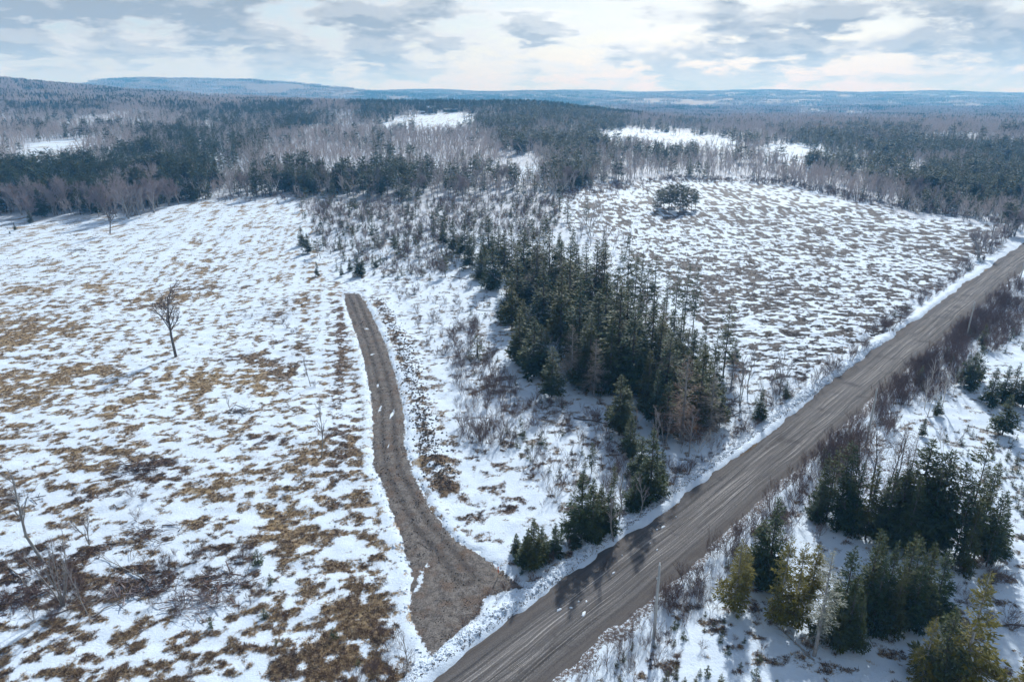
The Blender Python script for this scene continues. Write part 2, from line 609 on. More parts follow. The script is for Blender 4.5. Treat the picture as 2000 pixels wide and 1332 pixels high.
def build_ground():
    xs = axis_coords(-105, 105, .5, -8500, 8500, 1.020)
    ys = axis_coords(42, 140, .5, -120, 9500, 1.017)
    X, Y = np.meshgrid(xs, ys)
    sh = X.shape
    x, y = X.ravel(), Y.ravel()
    z0 = terrain(x, y)
    D, T, lf, rf, fo = density(x, y, z0)
    z = ground_z(x, y, D, rf)
    # grass field value: 0.5 is the edge between snow and uncovered ground
    n = np.where(rf, fbm(x / 2.0 + .8 * fbm(x / 7., y / 7., 83, 2), y / 1.1, 82, 4, .7), .75 * fbm(x / 1.3, y / 1.0, 81, 3, .65) + .25 * fbm(x / 3.4, y / 2.6, 86, 2))
    n = np.clip((n - .5) / .34 + .5, 0, 1)
    g = .5 + (n - (1 - D)) * np.where(rf, 1.4, .85)
    u, v = road_uv(x, y)
    g = np.where((np.abs(v) < RW / 2 + 2.6) & (y < 420), g - .30, g)
    g = np.where((np.abs(v) < RW / 2 - .4) & (y < 600), 1.0, g)
    sho = 1.5 + (fbm(u / 3.0, v * 0, 35, 3) - .5) * 2.2
    k = (v > 0) & (v < RW / 2 + sho) & (y < 420)
    g = np.where(k, np.maximum(g, .62 - .15 * sm(RW / 2 + sho - .8, RW / 2 + sho, v)), g)
    T = np.where(k, 1.15, T)
    sdf = drive_sdf(x, y)
    g = np.where((sdf < 0) & (sdf > -1.3), g - .16, g)
    g = np.where(sdf > .4, 1.0, g)
    px, py = to_px(x, y, z0)
    forest = (~lf) & (~rf) & (~fo) & (y > 190)
    fl = forest * sm(200, 320, y)
    # beyond the built trees the slopes carry the colour of bare woods
    farw = forest * sm(1500, 2600, y)
    idx = np.arange(x.size).reshape(sh)
    F = np.stack([idx[:-1, :-1], idx[:-1, 1:], idx[1:, 1:], idx[1:, :-1]], -1).reshape(-1, 4)
    m, nt, bs, out = mat("snow_and_dead_grass")
    geo = N(nt, "ShaderNodeNewGeometry")
    P = geo.outputs["Position"]
    A = lambda k: N(nt, "ShaderNodeAttribute", attribute_name=k).outputs["Fac"]
    n1 = NOISE(nt, P, 3.2, 6, .72)
    n2 = NOISE(nt, P, 8.0, 3, .65)
    gg = M(nt, "ADD", A("grass"), M(nt, "ADD", M(nt, "MULTIPLY", M(nt, "SUBTRACT", n1, .5), 1.6), M(nt, "MULTIPLY", M(nt, "SUBTRACT", n2, .5), .9)))
    mask = RAMP(nt, gg, .36, .68)
    nA = NOISE(nt, P, 0.55, 4)
    nB = NOISE(nt, P, 5.5, 4, .7)
    snow = MIX(nt, RAMP(nt, nA, .3, .75), (.67, .775, .895), (.74, .835, .93))
    straw = MIX(nt, nB, (.21, .145, .075), (.55, .42, .25))
    red = MIX(nt, nB, (.055, .038, .032), (.18, .112, .085))
    gcol = MIX(nt, M(nt, "ADD", A("tone"), M(nt, "MULTIPLY", M(nt, "SUBTRACT", nA, .5), .9), clamp=True), straw, red)
    gcol = MIX(nt, RAMP(nt, A("tone"), 1.0, 1.3), gcol, MIX(nt, nB, (.055, .05, .05), (.175, .152, .135)))
    litter = MIX(nt, RAMP(nt, n1, .36, .64), (.13, .105, .10), (.70, .72, .77))
    fw = MIX(nt, NOISE(nt, P, .02, 6, .7), (.10, .085, .085), (.28, .245, .25))
    c = MIX(nt, mask, snow, gcol)
    c = MIX(nt, M(nt, "MULTIPLY", A("floor"), .6), c, litter)
    c = MIX(nt, A("farwood"), c, fw)
    nt.links.new(c, bs.inputs["Base Color"])
    bs.inputs["Roughness"].default_value = .8
    bs.inputs["Specular IOR Level"].default_value = .15
    bp = N(nt, "ShaderNodeBump")
    bp.inputs["Strength"].default_value = .6
    bp.inputs["Distance"].default_value = .25
    nt.links.new(M(nt, "ADD", M(nt, "MULTIPLY", n1, .8), M(nt, "MULTIPLY", mask, -.25)), bp.inputs["Height"])
    nt.links.new(bp.outputs[0], bs.inputs["Normal"])
    me = new_mesh("ground", np.stack([x, y, z], 1), F, [m], smooth=True,
                  attrs={"grass": g, "tone": T, "floor": fl, "farwood": farw})
    link("ground", me, kind="structure", label="snow covered ground with dead grass showing through")


build_ground()


def gravel_mat(name, streaks):
    m, nt, bs, out = mat(name)
    geo = N(nt, "ShaderNodeNewGeometry")
    P = geo.outputs["Position"]
    fine = NOISE(nt, P, 9.0, 4, .75)
    blot = NOISE(nt, P, .45, 4, .6)
    if streaks:
        au = N(nt, "ShaderNodeAttribute", attribute_name="along").outputs["Fac"]
        ac = N(nt, "ShaderNodeAttribute", attribute_name="across").outputs["Fac"]
        wv = N(nt, "ShaderNodeCombineXYZ")
        nt.links.new(M(nt, "MULTIPLY", au, .045), wv.inputs[0])
        nt.links.new(M(nt, "MULTIPLY", ac, .25), wv.inputs[1])
        ac = M(nt, "ADD", ac, M(nt, "MULTIPLY", M(nt, "SUBTRACT", NOISE(nt, wv.outputs[0], 1.0, 2), .5), 1.6))     # wandering tracks
        cv = N(nt, "ShaderNodeCombineXYZ")
        nt.links.new(M(nt, "MULTIPLY", au, .035), cv.inputs[0])
        nt.links.new(M(nt, "MULTIPLY", ac, 1.9), cv.inputs[1])
        s1 = NOISE(nt, cv.outputs[0], 1.0, 5, .68)
        cv2 = N(nt, "ShaderNodeCombineXYZ")
        nt.links.new(M(nt, "MULTIPLY", au, .05), cv2.inputs[0])
        nt.links.new(M(nt, "MULTIPLY", ac, 6.0), cv2.inputs[1])
        s2 = NOISE(nt, cv2.outputs[0], 1.0, 6, .72)
        c = MIX(nt, RAMP(nt, M(nt, "ADD", M(nt, "MULTIPLY", s1, .6), M(nt, "MULTIPLY", fine, .4)), .36, .62), (.050, .047, .047), (.16, .148, .143))
        # dry pale wheel lines, strongest in the driven middle
        mid = RAMP(nt, M(nt, "ABSOLUTE", ac), 2.9, 1.6)
        pale = M(nt, "MULTIPLY", RAMP(nt, s2, .50, .66), mid)
        c = MIX(nt, M(nt, "MULTIPLY", M(nt, "MULTIPLY", pale, RAMP(nt, fine, .3, .6)), .9), c, (.54, .51, .485))
        wet = NOISE(nt, P, .22, 4, .6)
        c = MIX(nt, M(nt, "MULTIPLY", RAMP(nt, wet, .55, .68), .6), c, (.05, .045, .045))
        edge = RAMP(nt, M(nt, "ADD", M(nt, "ABSOLUTE", ac), M(nt, "MULTIPLY", M(nt, "SUBTRACT", blot, .5), 1.2)), 2.5, 3.4)
        c = MIX(nt, M(nt, "MULTIPLY", edge, .6), c, MIX(nt, fine, (.060, .053, .050), (.15, .13, .12)))
    else:
        cob = NOISE(nt, P, 2.2, 5, .7)
        c = MIX(nt, RAMP(nt, M(nt, "ADD", M(nt, "MULTIPLY", fine, .55), M(nt, "MULTIPLY", cob, .45)), .38, .62), (.055, .048, .045), (.25, .225, .205))
        c = MIX(nt, M(nt, "MULTIPLY", RAMP(nt, blot, .48, .64), .7), c, MIX(nt, RAMP(nt, fine, .35, .65), (.055, .035, .026), (.21, .145, .105)))
    if not streaks:
        rt = N(nt, "ShaderNodeAttribute", attribute_name="rut").outputs["Fac"]
        c = MIX(nt, M(nt, "MULTIPLY", rt, M(nt, "ADD", .35, M(nt, "MULTIPLY", blot, 1.0)), clamp=True), c, MIX(nt, fine, (.030, .026, .025), (.115, .10, .092)))
        sn = N(nt, "ShaderNodeAttribute", attribute_name="snow").outputs["Fac"]
        sn = M(nt, "ADD", sn, M(nt, "MULTIPLY", M(nt, "SUBTRACT", cob, .5), 1.5))
        c = MIX(nt, RAMP(nt, sn, .48, .62), c, (.70, .79, .89))
    nt.links.new(c, bs.inputs["Base Color"])
    bs.inputs["Roughness"].default_value = .9
    bs.inputs["Specular IOR Level"].default_value = .2
    bp = N(nt, "ShaderNodeBump")
    bp.inputs["Strength"].default_value = .7
    bp.inputs["Distance"].default_value = .08
    nt.links.new(fine, bp.inputs["Height"])
    nt.links.new(bp.outputs[0], bs.inputs["Normal"])
    return m


def build_road():
    us = np.concatenate([np.arange(-60, 160, .6), np.arange(160, 560, 2.0)])
    vs = np.linspace(-RW / 2 - 1.1, RW / 2 + 1.1, 44)
    U, Vv = np.meshgrid(us, vs, indexing="ij")
    # invert the slight bend
    x = RC + U * RDX + (Vv + .45 * np.sin(U / 55.0)) * RNX
    y = U * RDY + (Vv + .45 * np.sin(U / 55.0)) * RNY
    xc = RC + U * RDX; yc = U * RDY
    z = terrain(xc, yc) + .02 + .10 * (1 - (Vv / 3.9) ** 2)
    for c in (-2.2, -.75, .8, 2.3):
        z = z - .035 * np.exp(-((Vv - c - .25 * np.sin(U / 23 + c)) / .28) ** 2)
    z = z + (fbm(U / 1.6, Vv / .5, 91, 3) - .5) * .06
    sh = U.shape
    idx = np.arange(U.size).reshape(sh)
    F = np.stack([idx[:-1, :-1], idx[1:, :-1], idx[1:, 1:], idx[:-1, 1:]], -1).reshape(-1, 4)[:, ::-1]
    me = new_mesh("gravel_road", np.stack([x, y, z], -1).reshape(-1, 3), F, [gravel_mat("road_gravel", True)], smooth=True,
                  attrs={"along": U.ravel(), "across": Vv.ravel()})
    link("gravel_road", me, kind="structure", label="straight rutted grey brown gravel road crossing the picture")


def build_drive():
    x0, y0 = DRIVE.min(0) - 1.5; x1, y1 = DRIVE.max(0) + 1.5
    xs = np.arange(x0, x1, .35); ys = np.arange(y0, y1, .35)
    X, Y = np.meshgrid(xs, ys)
    sdf = drive_sdf(X, Y)
    ins = sdf > -1.0
    rut = 0
    mid = np.array([(DRIVE[i] + DRIVE[-1 - i]) / 2 for i in range(10)])
    dl = line_dist(X, Y, mid)
    rut = -.09 * np.exp(-((dl - .9) / .35) ** 2)
    z = terrain(X, Y) - .13 + .10 * sm(-.2, 1.2, sdf) + rut + (fbm(X / .9, Y / .9, 95, 3) - .5) * .2
    q = ins[:-1, :-1] & ins[1:, :-1] & ins[1:, 1:] & ins[:-1, 1:]
    idx = np.arange(X.size).reshape(X.shape)
    F = np.stack([idx[:-1, :-1], idx[:-1, 1:], idx[1:, 1:], idx[1:, :-1]], -1)[q]
    used, inv = np.unique(F, return_inverse=True)
    V = np.stack([X, Y, z], -1).reshape(-1, 3)[used]
    snow = .55 - sdf * .75 + .5 * sm(flat(700, 600)[1], flat(690, 572)[1], Y)
    for (a, b, rx, ry) in ((742, 795, 4, 12), (766, 805, 5, 18), (738, 748, 4, 6), (727, 690, 6, 3), (716, 640, 6, 3), (758, 870, 3, 7), (822, 1126, 11, 20), (836, 1102, 7, 8), (812, 1150, 8, 7)):
        gx, gy = flat(a, b); k = .075 * gy / 95
        snow = np.maximum(snow, .78 - .9 * np.hypot((X - gx) / (rx * k), (Y - gy) / (ry * k * 2.2)) ** 2 * .6)
    gv = lambda A: np.clip(A, -1, 1).reshape(-1)[used]
    me = new_mesh("gravel_driveway", V, inv.reshape(-1, 4), [gravel_mat("driveway_gravel", False)], smooth=True,
                  attrs={"snow": gv(snow), "rut": gv(np.exp(-((dl - .9) / .4) ** 2))})
    link("gravel_driveway", me, kind="structure", label="narrow brown gravel driveway widening towards the road")


build_road()
build_drive()

# ------------------------------------------------------------------ tree builders
def conifer(seed, Hh, R, clear=.08, nb=260, tw=11, leaf=.30, wide=.34, prof=.75, droop=.25, lump=.35, thin=False, shape="cone", trunk_r=None, ksides=6, dead_low=0):
    r = np.random.default_rng(seed)
    # trunk
    n = 6
    zs = np.linspace(0, Hh * .98, n + 1)
    bend = np.cumsum(r.normal(0, .012 * Hh / n, (n + 1, 2)), 0); bend[0] = 0
    tr = trunk_r or (.012 * Hh + .03)
    rad = tr * (1 - zs / Hh) ** .8 + .01
    C = np.column_stack([bend, zs])
    tp = [prisms(C[:-1], C[1:], rad[:-1], rad[1:], ksides)]
    tp[0] = (tp[0][0], tp[0][1])
    cx = lambda z: np.column_stack([np.interp(z, zs, bend[:, 0]), np.interp(z, zs, bend[:, 1])])
    # branches, most of them in whorls
    q = r.random(nb)
    t = clear + (1 - clear) * (1 - np.sqrt(1 - q * .985)) if shape == "cone" else clear + (.99 - clear) * q
    if shape == "cone":
        k = nb // 5
        t[:k] = r.uniform(.72, .985, k)
    nw = 26
    whorl = np.round(t * nw) / nw + r.normal(0, .004, nb)
    t = np.clip(np.where(r.random(nb) < .7, whorl, t), clear, .985)
    ph = r.random(nb) * 2 * math.pi
    k1, k2 = r.integers(1, 4, 2); o1, o2 = r.random(2) * 6.28
    lf = 1 + lump * (.6 * np.sin(k1 * ph + o1 + t * 7) + .6 * np.sin(k2 * ph + o2 - t * 13)) + r.normal(0, .14, nb)
    f = (t - clear) / (1 - clear)
    if shape == "cone":
        L = R * np.power(1 - f, prof) * np.minimum(1, .55 + f * 3.2)
    elif shape == "column":
        L = R * np.minimum(1, .30 + f * 1.9) * np.power(1 - f, .6) * r.uniform(.55, 1.25, nb)
    else:
        L = R * np.sqrt(np.clip(1 - (2 * f - .85) ** 2 / 1.4, .05, 1))
    L = np.maximum(L * np.clip(lf, .35, 1.5), .06 * R)
    el = -.22 + .95 * f ** 1.6 + r.normal(0, .10, nb)
    z0 = t * Hh
    base = np.column_stack([cx(z0), z0])
    out = np.column_stack([np.cos(ph), np.sin(ph), np.zeros(nb)])
    tip = base + out * (L * np.cos(el))[:, None]
    tip[:, 2] += L * np.sin(el)
    bt = prisms(base, tip, .008 * L + .006 * Hh / 10, np.full(nb, .004), 3)
    if dead_low:
        m = dead_low
        zz = r.uniform(.08, clear, m) * Hh
        pp = r.random(m) * 6.28
        bb = np.column_stack([cx(zz), zz])
        LL = R * r.uniform(.3, .8, m)
        ee = bb + np.column_stack([np.cos(pp) * LL, np.sin(pp) * LL, -LL * r.uniform(.1, .4, m)])
        tp.append(prisms(bb, ee, np.full(m, .018), np.full(m, .006), 3))
    # twigs
    cnt = np.maximum(5, (L * tw).astype(int))
    bi = np.repeat(np.arange(nb), cnt)
    K = len(bi)
    s = np.clip(1 - r.random(K) ** 1.25 * .86, .12, 1)
    P = base[bi] + (tip - base)[bi] * s[:, None]
    P[:, 2] -= droop * L[bi] * s * (1 - s)
    P += r.normal(0, .03 * R + .01, (K, 3))
    sg = np.where(r.random(K) < .5, -1, 1) * r.uniform(.2, 1.25, K)
    o = out[bi]
    d = np.column_stack([o[:, 0] * np.cos(sg) - o[:, 1] * np.sin(sg), o[:, 0] * np.sin(sg) + o[:, 1] * np.cos(sg), r.normal(0, .30, K) + np.sin(el[bi]) * .6 - .08])
    d = unit(d)
    ln = leaf * r.uniform(.6, 1.5, K) * np.clip(.55 + L[bi] / R * .6, .5, 1.1)
    sd_ = unit(np.cross(d, np.array([[0, 0, 1.0]])) + r.normal(0, .38, (K, 3)))
    tv, tf = diamonds(P, d, ln, ln * (wide if not thin else .09), sd_)
    # leader
    btint = np.clip(r.normal(.45, .22, nb), 0, 1)
    tint = np.repeat(np.clip(btint[bi] + r.normal(0, .15, K), 0, 1), 4)
    trunk = join(tp)
    # branches go with the crown (sub mesh with bark)
    return trunk, bt, (tv, tf), tint


def bare(seed, Hh, fan=(.05, .30), crad=.55, spread=.45, stems=1, levels=4, kids=(5, 5, 4, 3), r0=.11, rmin=.010, upright=.35, first=.25, ratio=.55, wig=.12, twig_n=0):
    r = np.random.default_rng(seed)
    segs = []

    def grow(p, d, L, rad, lev):
        n = 3 if lev < 2 else 2
        pts = [np.array(p, float)]
        dd = np.array(d, float)
        for i in range(n):
            dd = dd + r.normal(0, wig, 3)
            dd[2] += .05 * (lev > 0)
            dd /= np.linalg.norm(dd)
            pts.append(pts[-1] + dd * L / n)
        r1 = max(rmin * .6, rad * (.45 if lev else .35))
        rr = np.linspace(rad, r1, n + 1)
        for i in range(n):
            segs.append((pts[i], pts[i + 1], max(rr[i], rmin * .6), max(rr[i + 1], rmin * .5), lev))
        if lev >= levels - 1:
            return
        k = kids[lev]
        for j in range(k):
            s = first + (1 - first) * (j + r.random()) / k if lev == 0 else .2 + .8 * (j + r.random()) / k
            s = min(s, .99)
            i = min(int(s * n), n - 1)
            q = pts[i] + (pts[i + 1] - pts[i]) * (s * n - i)
            az = r.random() * 6.283
            a = spread * r.uniform(.7, 1.4)
            perp = np.cross(dd, [math.cos(az), math.sin(az), .3]); perp /= np.linalg.norm(perp) + 1e-9
            nd = dd * math.cos(a) + perp * math.sin(a)
            nd[2] += upright * .5
            nd /= np.linalg.norm(nd)
            grow(q, nd, L * ratio * r.uniform(.7, 1.2) * (1.05 - .45 * s * (lev == 0)), max(rmin, rr[i] * (crad if lev == 0 else .55)), lev + 1)

    for sI in range(stems):
        az = r.random() * 6.283
        a = 0 if stems == 1 else r.uniform(*fan)
        d = (math.sin(a) * math.cos(az), math.sin(a) * math.sin(az), math.cos(a))
        p = (0, 0, 0) if stems == 1 else (r.normal(0, .12), r.normal(0, .12), 0)
        grow(p, d, Hh * .72 * (1 if stems == 1 else r.uniform(.7, 1.0)), r0 * (1 if stems == 1 else .75), 0)
    return segs


def segs_mesh(segs, sel, k):
    a = [s for s in segs if sel(s[4])]
    if not a:
        return None
    return prisms([s[0] for s in a], [s[1] for s in a], [s[2] for s in a], [s[3] for s in a], k)


PROTO = {}      # kind -> list of dict(trunk=mesh, crown=mesh, h=height)


def add_conifer_proto(kind, mf, seed, Hh, R, mtrunk=None, **kw):
    (tv, tf), (bv, bf), (cv, cf), tint = conifer(seed, Hh, R, **kw)
    mt = mtrunk or M_BARK
    trunk = new_mesh(kind + "_trunk", tv, tf, [mt], smooth=True)
    V, F = join([(cv, cf), (bv, bf)])
    mi = np.concatenate([np.zeros(len(cf)), np.ones(len(bf))])
    crown = new_mesh(kind + "_crown", V, F, [mf, mt], mi, attrs={"tint": np.concatenate([tint, np.zeros(len(bv))])})
    PROTO.setdefault(kind, []).append(dict(trunk=trunk, crown=crown, h=Hh))


def add_bare_proto(kind, mtrunk, mtwig, seed, Hh, **kw):
    segs = bare(seed, Hh, **kw)
    top = max(s[1][2] for s in segs)
    t = segs_mesh(segs, lambda l: l <= 1, 5)
    c = segs_mesh(segs, lambda l: l > 1, 3)
    trunk = new_mesh(kind + "_trunk", *t, [mtrunk], smooth=True)
    crown = new_mesh(kind + "_crown", *c, [mtwig])
    PROTO.setdefault(kind, []).append(dict(trunk=trunk, crown=crown, h=top))


for i in range(6):
    add_conifer_proto("spruce", M_SPRUCE, 100 + i, 10.0, (2.0, 2.4, 2.1, 2.6, 1.8, 2.3)[i], clear=.05 + .04 * (i % 3), nb=270, tw=13, leaf=.46, wide=.34, lump=.42, prof=(.85, 1.0, .8, .95, .8, 1.05)[i])
for i in range(5):
    add_conifer_proto("thin_spruce", M_SPRUCE, 120 + i, 11.0, 1.35 + .15 * (i % 3), clear=.16 + .05 * (i % 3), nb=170, tw=13, leaf=.38, wide=.34, lump=.55, shape="column", dead_low=22, trunk_r=.10)
for i in range(4):
    add_conifer_proto("pine", M_PINE, 140 + i, 10.0, 1.9, clear=.22 + .06 * i, nb=150, tw=15, leaf=.40, wide=.40, lump=.5, shape="round", dead_low=10)
for i in range(3):
    add_conifer_proto("golden_spruce", M_GOLD, 160 + i, 10.0, 2.0, clear=.30 if i == 1 else .10, nb=230, tw=13, leaf=.40, wide=.34, lump=.4, prof=.85, dead_low=14, mtrunk=M_BARK_GREY)
for i in range(3):
    add_conifer_proto("sapling", M_SPRUCE, 180 + i, 2.0, .62, clear=.06, nb=70, tw=16, leaf=.17, wide=.36, lump=.35)
for i in range(2):
    add_conifer_proto("rusty_conifer", M_RUST, 200 + i, 9.0, 1.9, clear=.12, nb=240, tw=12, leaf=.34, thin=True, lump=.3, mtrunk=M_BARK_GREY)
for i in range(3):
    add_conifer_proto("grey_conifer", M_GREYTWIG, 210 + i, 9.0, 2.0, clear=.15, nb=230, tw=12, leaf=.36, thin=True, lump=.3, droop=.1, mtrunk=M_BARK_GREY)
add_conifer_proto("pale_conifer", M_PALETWIG, 220, 11.5, 1.5, clear=.22, nb=190, tw=13, leaf=.30, wide=.2, lump=.4, droop=.45, shape="column", mtrunk=M_BARK_GREY, dead_low=30, trunk_r=.17)
for i in range(4):
    add_bare_proto("bare_tree", M_BARK_GREY, M_TWIG, 300 + i, 9.5, stems=(1, 3, 2, 4)[i], levels=5, kids=(6, 5, 5, 5), spread=.55, r0=.22, rmin=.024, first=.28, ratio=.58, upright=.45)
for i in range(3):
    add_bare_proto("dark_tree", M_BARK, M_TWIG_DARK, 320 + i, 8.5, stems=1 + (i == 0), levels=5, kids=(12, 7, 6, 5), spread=.75, r0=.13, rmin=.011, first=.38, ratio=.36, upright=.45)
for i in range(2):
    add_bare_proto("multi_tree", M_BARK_GREY, M_TWIG, 330 + i, 8.0, stems=7, levels=4, kids=(7, 4, 3), spread=.4, r0=.09, rmin=.008, first=.35, ratio=.30, upright=.8, fan=(.04, .28))
add_bare_proto("old_trunk", M_BARK_GREY, M_TWIG, 337, 10.0, stems=1, levels=4, kids=(14, 4, 3), spread=.6, r0=.12, rmin=.008, first=.45, ratio=.20, upright=.7)
for i in range(4):
    add_bare_proto("thin_tree", M_BARK_GREY, M_TWIG, 340 + i, 8.0, stems=1 + (i == 3), levels=4, kids=(11, 5, 4), spread=.5, r0=.085, rmin=.010, first=.3, ratio=.33, upright=.7)
for i in range(2):
    add_bare_proto("birch", M_BIRCH, M_TWIG, 360 + i, 8.5, stems=1 + 2 * i, levels=4, kids=(10, 5, 4), spread=.55, r0=.085, rmin=.011, first=.38, ratio=.33, upright=.6)
for i in range(4):
    add_bare_proto("shrub", M_SHRUB, M_SHRUB, 380 + i, 2.4, stems=(9, 12, 8, 14)[i], levels=3, kids=(6, 4), spread=.6, r0=.020, rmin=.008, first=.2, ratio=.45, upright=.4, wig=.18, fan=(.15, .8))
for i in range(3):
    add_bare_proto("whip_shrub", M_SHRUB, M_SHRUB, 400 + i, 4.0, stems=(4, 6, 5)[i], levels=3, kids=(9, 5), spread=.6, r0=.026, rmin=.008, first=.25, ratio=.36, upright=.5, wig=.12, fan=(.08, .45))
for i in range(2):
    add_bare_proto("bare_larch", M_BARK, M_LARCH, 420 + i, 9.0, stems=1, levels=4, kids=(54, 5, 3), spread=1.0, r0=.055, rmin=.007, first=.30, ratio=.22, upright=.35, wig=.07, crad=.16)


GZ = lambda x, y: float(ground_z(np.array([float(x)]), np.array([float(y)]))[0])
random.seed(5)
INDIV = {}


def plant(kind, x, y, h, name, label, group, cat="tree", lean=0.0, v=None, wide=1.0, rz=None, leanaz=0.0):
    L = PROTO[kind]
    p = L[random.randrange(len(L)) if v is None else v % len(L)]
    e = bpy.data.objects.new(name, None)
    S.collection.objects.link(e)
    s = h / p["h"]
    e.location = (x, y, GZ(x, y) - .05)
    wide = wide * random.uniform(.82, 1.15)
    e.scale = (s * wide, s * wide * random.uniform(.92, 1.08), s)
    e.rotation_euler = (lean * math.cos(leanaz), lean * math.sin(leanaz), random.random() * 6.283 if rz is None else rz)
    e.empty_display_size = .3
    e["label"] = label
    e["category"] = cat
    if group:
        e["group"] = group
    for nm, me in (("trunk" if cat == "tree" else "stem", p["trunk"]), ("crown" if cat == "tree" else "twigs" if cat == "shrub" else "foliage", p["crown"])):
        c = bpy.data.objects.new(nm, me)
        S.collection.objects.link(c)
        c.parent = e
    INDIV[kind] = INDIV.get(kind, 0) + 1
    return e


def px_tree(kind, bx, by, ty, name, label, group=None, cat="tree", **kw):
    x, y = at(bx, by)
    h = height_for(x, y, ty)
    return plant(kind, x, y, max(.5, h), name, label, group, cat, **kw)


ORD = "first second third fourth fifth sixth seventh eighth ninth tenth eleventh twelfth thirteenth fourteenth fifteenth sixteenth seventeenth eighteenth nineteenth twentieth".split()


def cluster(items, name, what, where, group, **kw):
    """items: (kind, base x, base y, top y); labels count along the picture from the left"""
    items = sorted(items, key=lambda a: a[1])
    for i, it in enumerate(items):
        lab = f"{it[4] if len(it) > 4 else what}, {ORD[i]} from the left {where}" if len(items) > 1 else f"{it[4] if len(it) > 4 else what} {where}"
        px_tree(it[0], it[1], it[2], it[3], name, lab, group, **kw)


SP, TH, PI_, GO, RU, GR = "spruce", "thin_spruce", "pine", "golden_spruce", "rusty_conifer", "grey_conifer"
cluster([(SP, 886, 492, 424), (SP, 908, 505, 428), (TH, 925, 498, 440), (SP, 962, 563, 460), (SP, 985, 545, 447), (SP, 945, 520, 452), (SP, 940, 545, 480)], "spruce_tree", "dark spruce", "at the far tip of the grove", "spruces at the far tip of the grove")
cluster([(SP, 918, 525, 458), (SP, 955, 500, 436), (SP, 975, 525, 440), (TH, 1000, 540, 436), (SP, 1012, 575, 470), (SP, 1040, 548, 442), (TH, 1060, 556, 446), (SP, 1092, 562, 452), (SP, 1112, 578, 462), (TH, 1142, 588, 466), (SP, 866, 478, 428), (TH, 848, 470, 425)],
        "spruce_tree", "dark spruce", "in the far neck of the grove", "spruces in the far neck of the grove")
cluster([(SP, 1024, 580, 446), (SP, 1048, 600, 470), (SP, 1072, 600, 446), (SP, 1095, 610, 470), (SP, 1123, 610, 476), (SP, 1162, 612, 466), (SP, 1176, 620, 470), (SP, 1140, 640, 500), (SP, 1200, 650, 517), (SP, 1010, 610, 500)],
        "spruce_tree", "tall dark spruce", "along the far side of the grove", "spruces along the far side of the grove")
cluster([(SP, 1093, 690, 515), (SP, 1128, 712, 535), (SP, 1165, 720, 560), (SP, 1205, 745, 546), (SP, 1231, 772, 594), (SP, 1268, 752, 580), (SP, 1180, 690, 530), (SP, 1110, 660, 500), (SP, 1060, 650, 510), (SP, 1245, 720, 570),
         (SP, 1285, 765, 610), (SP, 1190, 770, 625), (SP, 1150, 755, 610), (SP, 1220, 700, 540)], "spruce_tree", "dense dark spruce", "in the thick middle of the grove", "spruces in the middle of the grove")
cluster([(SP, 1000, 645, 536), (SP, 1024, 690, 582), (SP, 1015, 715, 600), (SP, 1042, 735, 615), (SP, 1057, 738, 632), (SP, 1077, 776, 676), (SP, 1140, 735, 626), (SP, 990, 625, 540)], "spruce_tree", "olive dark spruce", "on the driveway side of the grove", "spruces on the driveway side of the grove")
cluster([(TH, 1222, 612, 458), (TH, 1248, 620, 489), (TH, 1274, 630, 497), (TH, 1316, 640, 520), (TH, 1335, 650, 517), (TH, 1352, 655, 522), (TH, 1236, 640, 500), (TH, 1300, 625, 530), (TH, 1260, 645, 510)], "spruce_tree", "thin open spruce", "on the field side of the grove", "thin spruces on the field side of the grove")
cluster([(TH, 1412, 735, 592), (SP, 1433, 712, 664), (SP, 1362, 835, 670), (SP, 1380, 800, 700), (SP, 1300, 800, 650), (SP, 1345, 780, 640), (SP, 1310, 735, 600)], "spruce_tree", "dark ragged spruce", "at the road end of the grove", "spruces at the road end of the grove")
cluster([(SP, 1209, 850, 730), (SP, 1222, 838, 750), (SP, 1229, 890, 808), (SP, 1268, 975, 832), (SP, 1250, 940, 850), (SP, 1288, 950, 870), (SP, 1238, 992, 922), (SP, 1482, 815, 752), (SP, 1533, 775, 740)], "spruce_tree", "dark spruce", "between the grove and the road", "spruces between the grove and the road")
cluster([(TH, 1155, 925, 862), (TH, 1197, 978, 902), (SP, 1135, 1046, 914), (SP, 1156, 1060, 934), (SP, 1190, 1045, 956), (SP, 1172, 1035, 940), (SP, 1120, 1062, 1020)], "spruce_tree", "bushy green spruce", "in the clump above the road bank", "spruces in the clump above the road bank")
cluster([(SP, 1043, 1104, 1006), (SP, 1058, 1092, 1020), (SP, 1085, 1080, 1014), (SP, 1008, 1080, 1040), (SP, 1030, 1096, 1028)], "spruce_tree", "bushy dark spruce", "beside the driveway mouth", "spruces beside the driveway mouth")
cluster([(SP, 1496, 1135, 970), (SP, 1478, 1120, 1010), (GO, 1432, 1196, 1054, "leggy olive spruce"), (GO, 1445, 1170, 1060), (GO, 1518, 1218, 1038), (GO, 1546, 1224, 1054), (GO, 1575, 1200, 1060)], "spruce_tree", "yellow green spruce", "in front of the lower road edge", "yellow green spruces near the lower road edge", wide=.85)
px_tree("pale_conifer", 1590, 1280, 1074, "dead_spruce", "dead pale grey spruce with bare straight trunk among yellow green spruces", None)
cluster([(SP, 1667, 1274, 1158), (SP, 1640, 1225, 1062), (SP, 1683, 1215, 1030), (SP, 1719, 1215, 1054), (SP, 1752, 1215, 1040), (SP, 1791, 1215, 1056), (SP, 1822, 1205, 1070), (SP, 1650, 1262, 1120), (SP, 1700, 1190, 1040), (SP, 1770, 1190, 1050), (SP, 1615, 1255, 1130)],
        "spruce_tree", "dense black green spruce", "in the lower right thicket", "spruces in the lower right thicket", wide=.78)
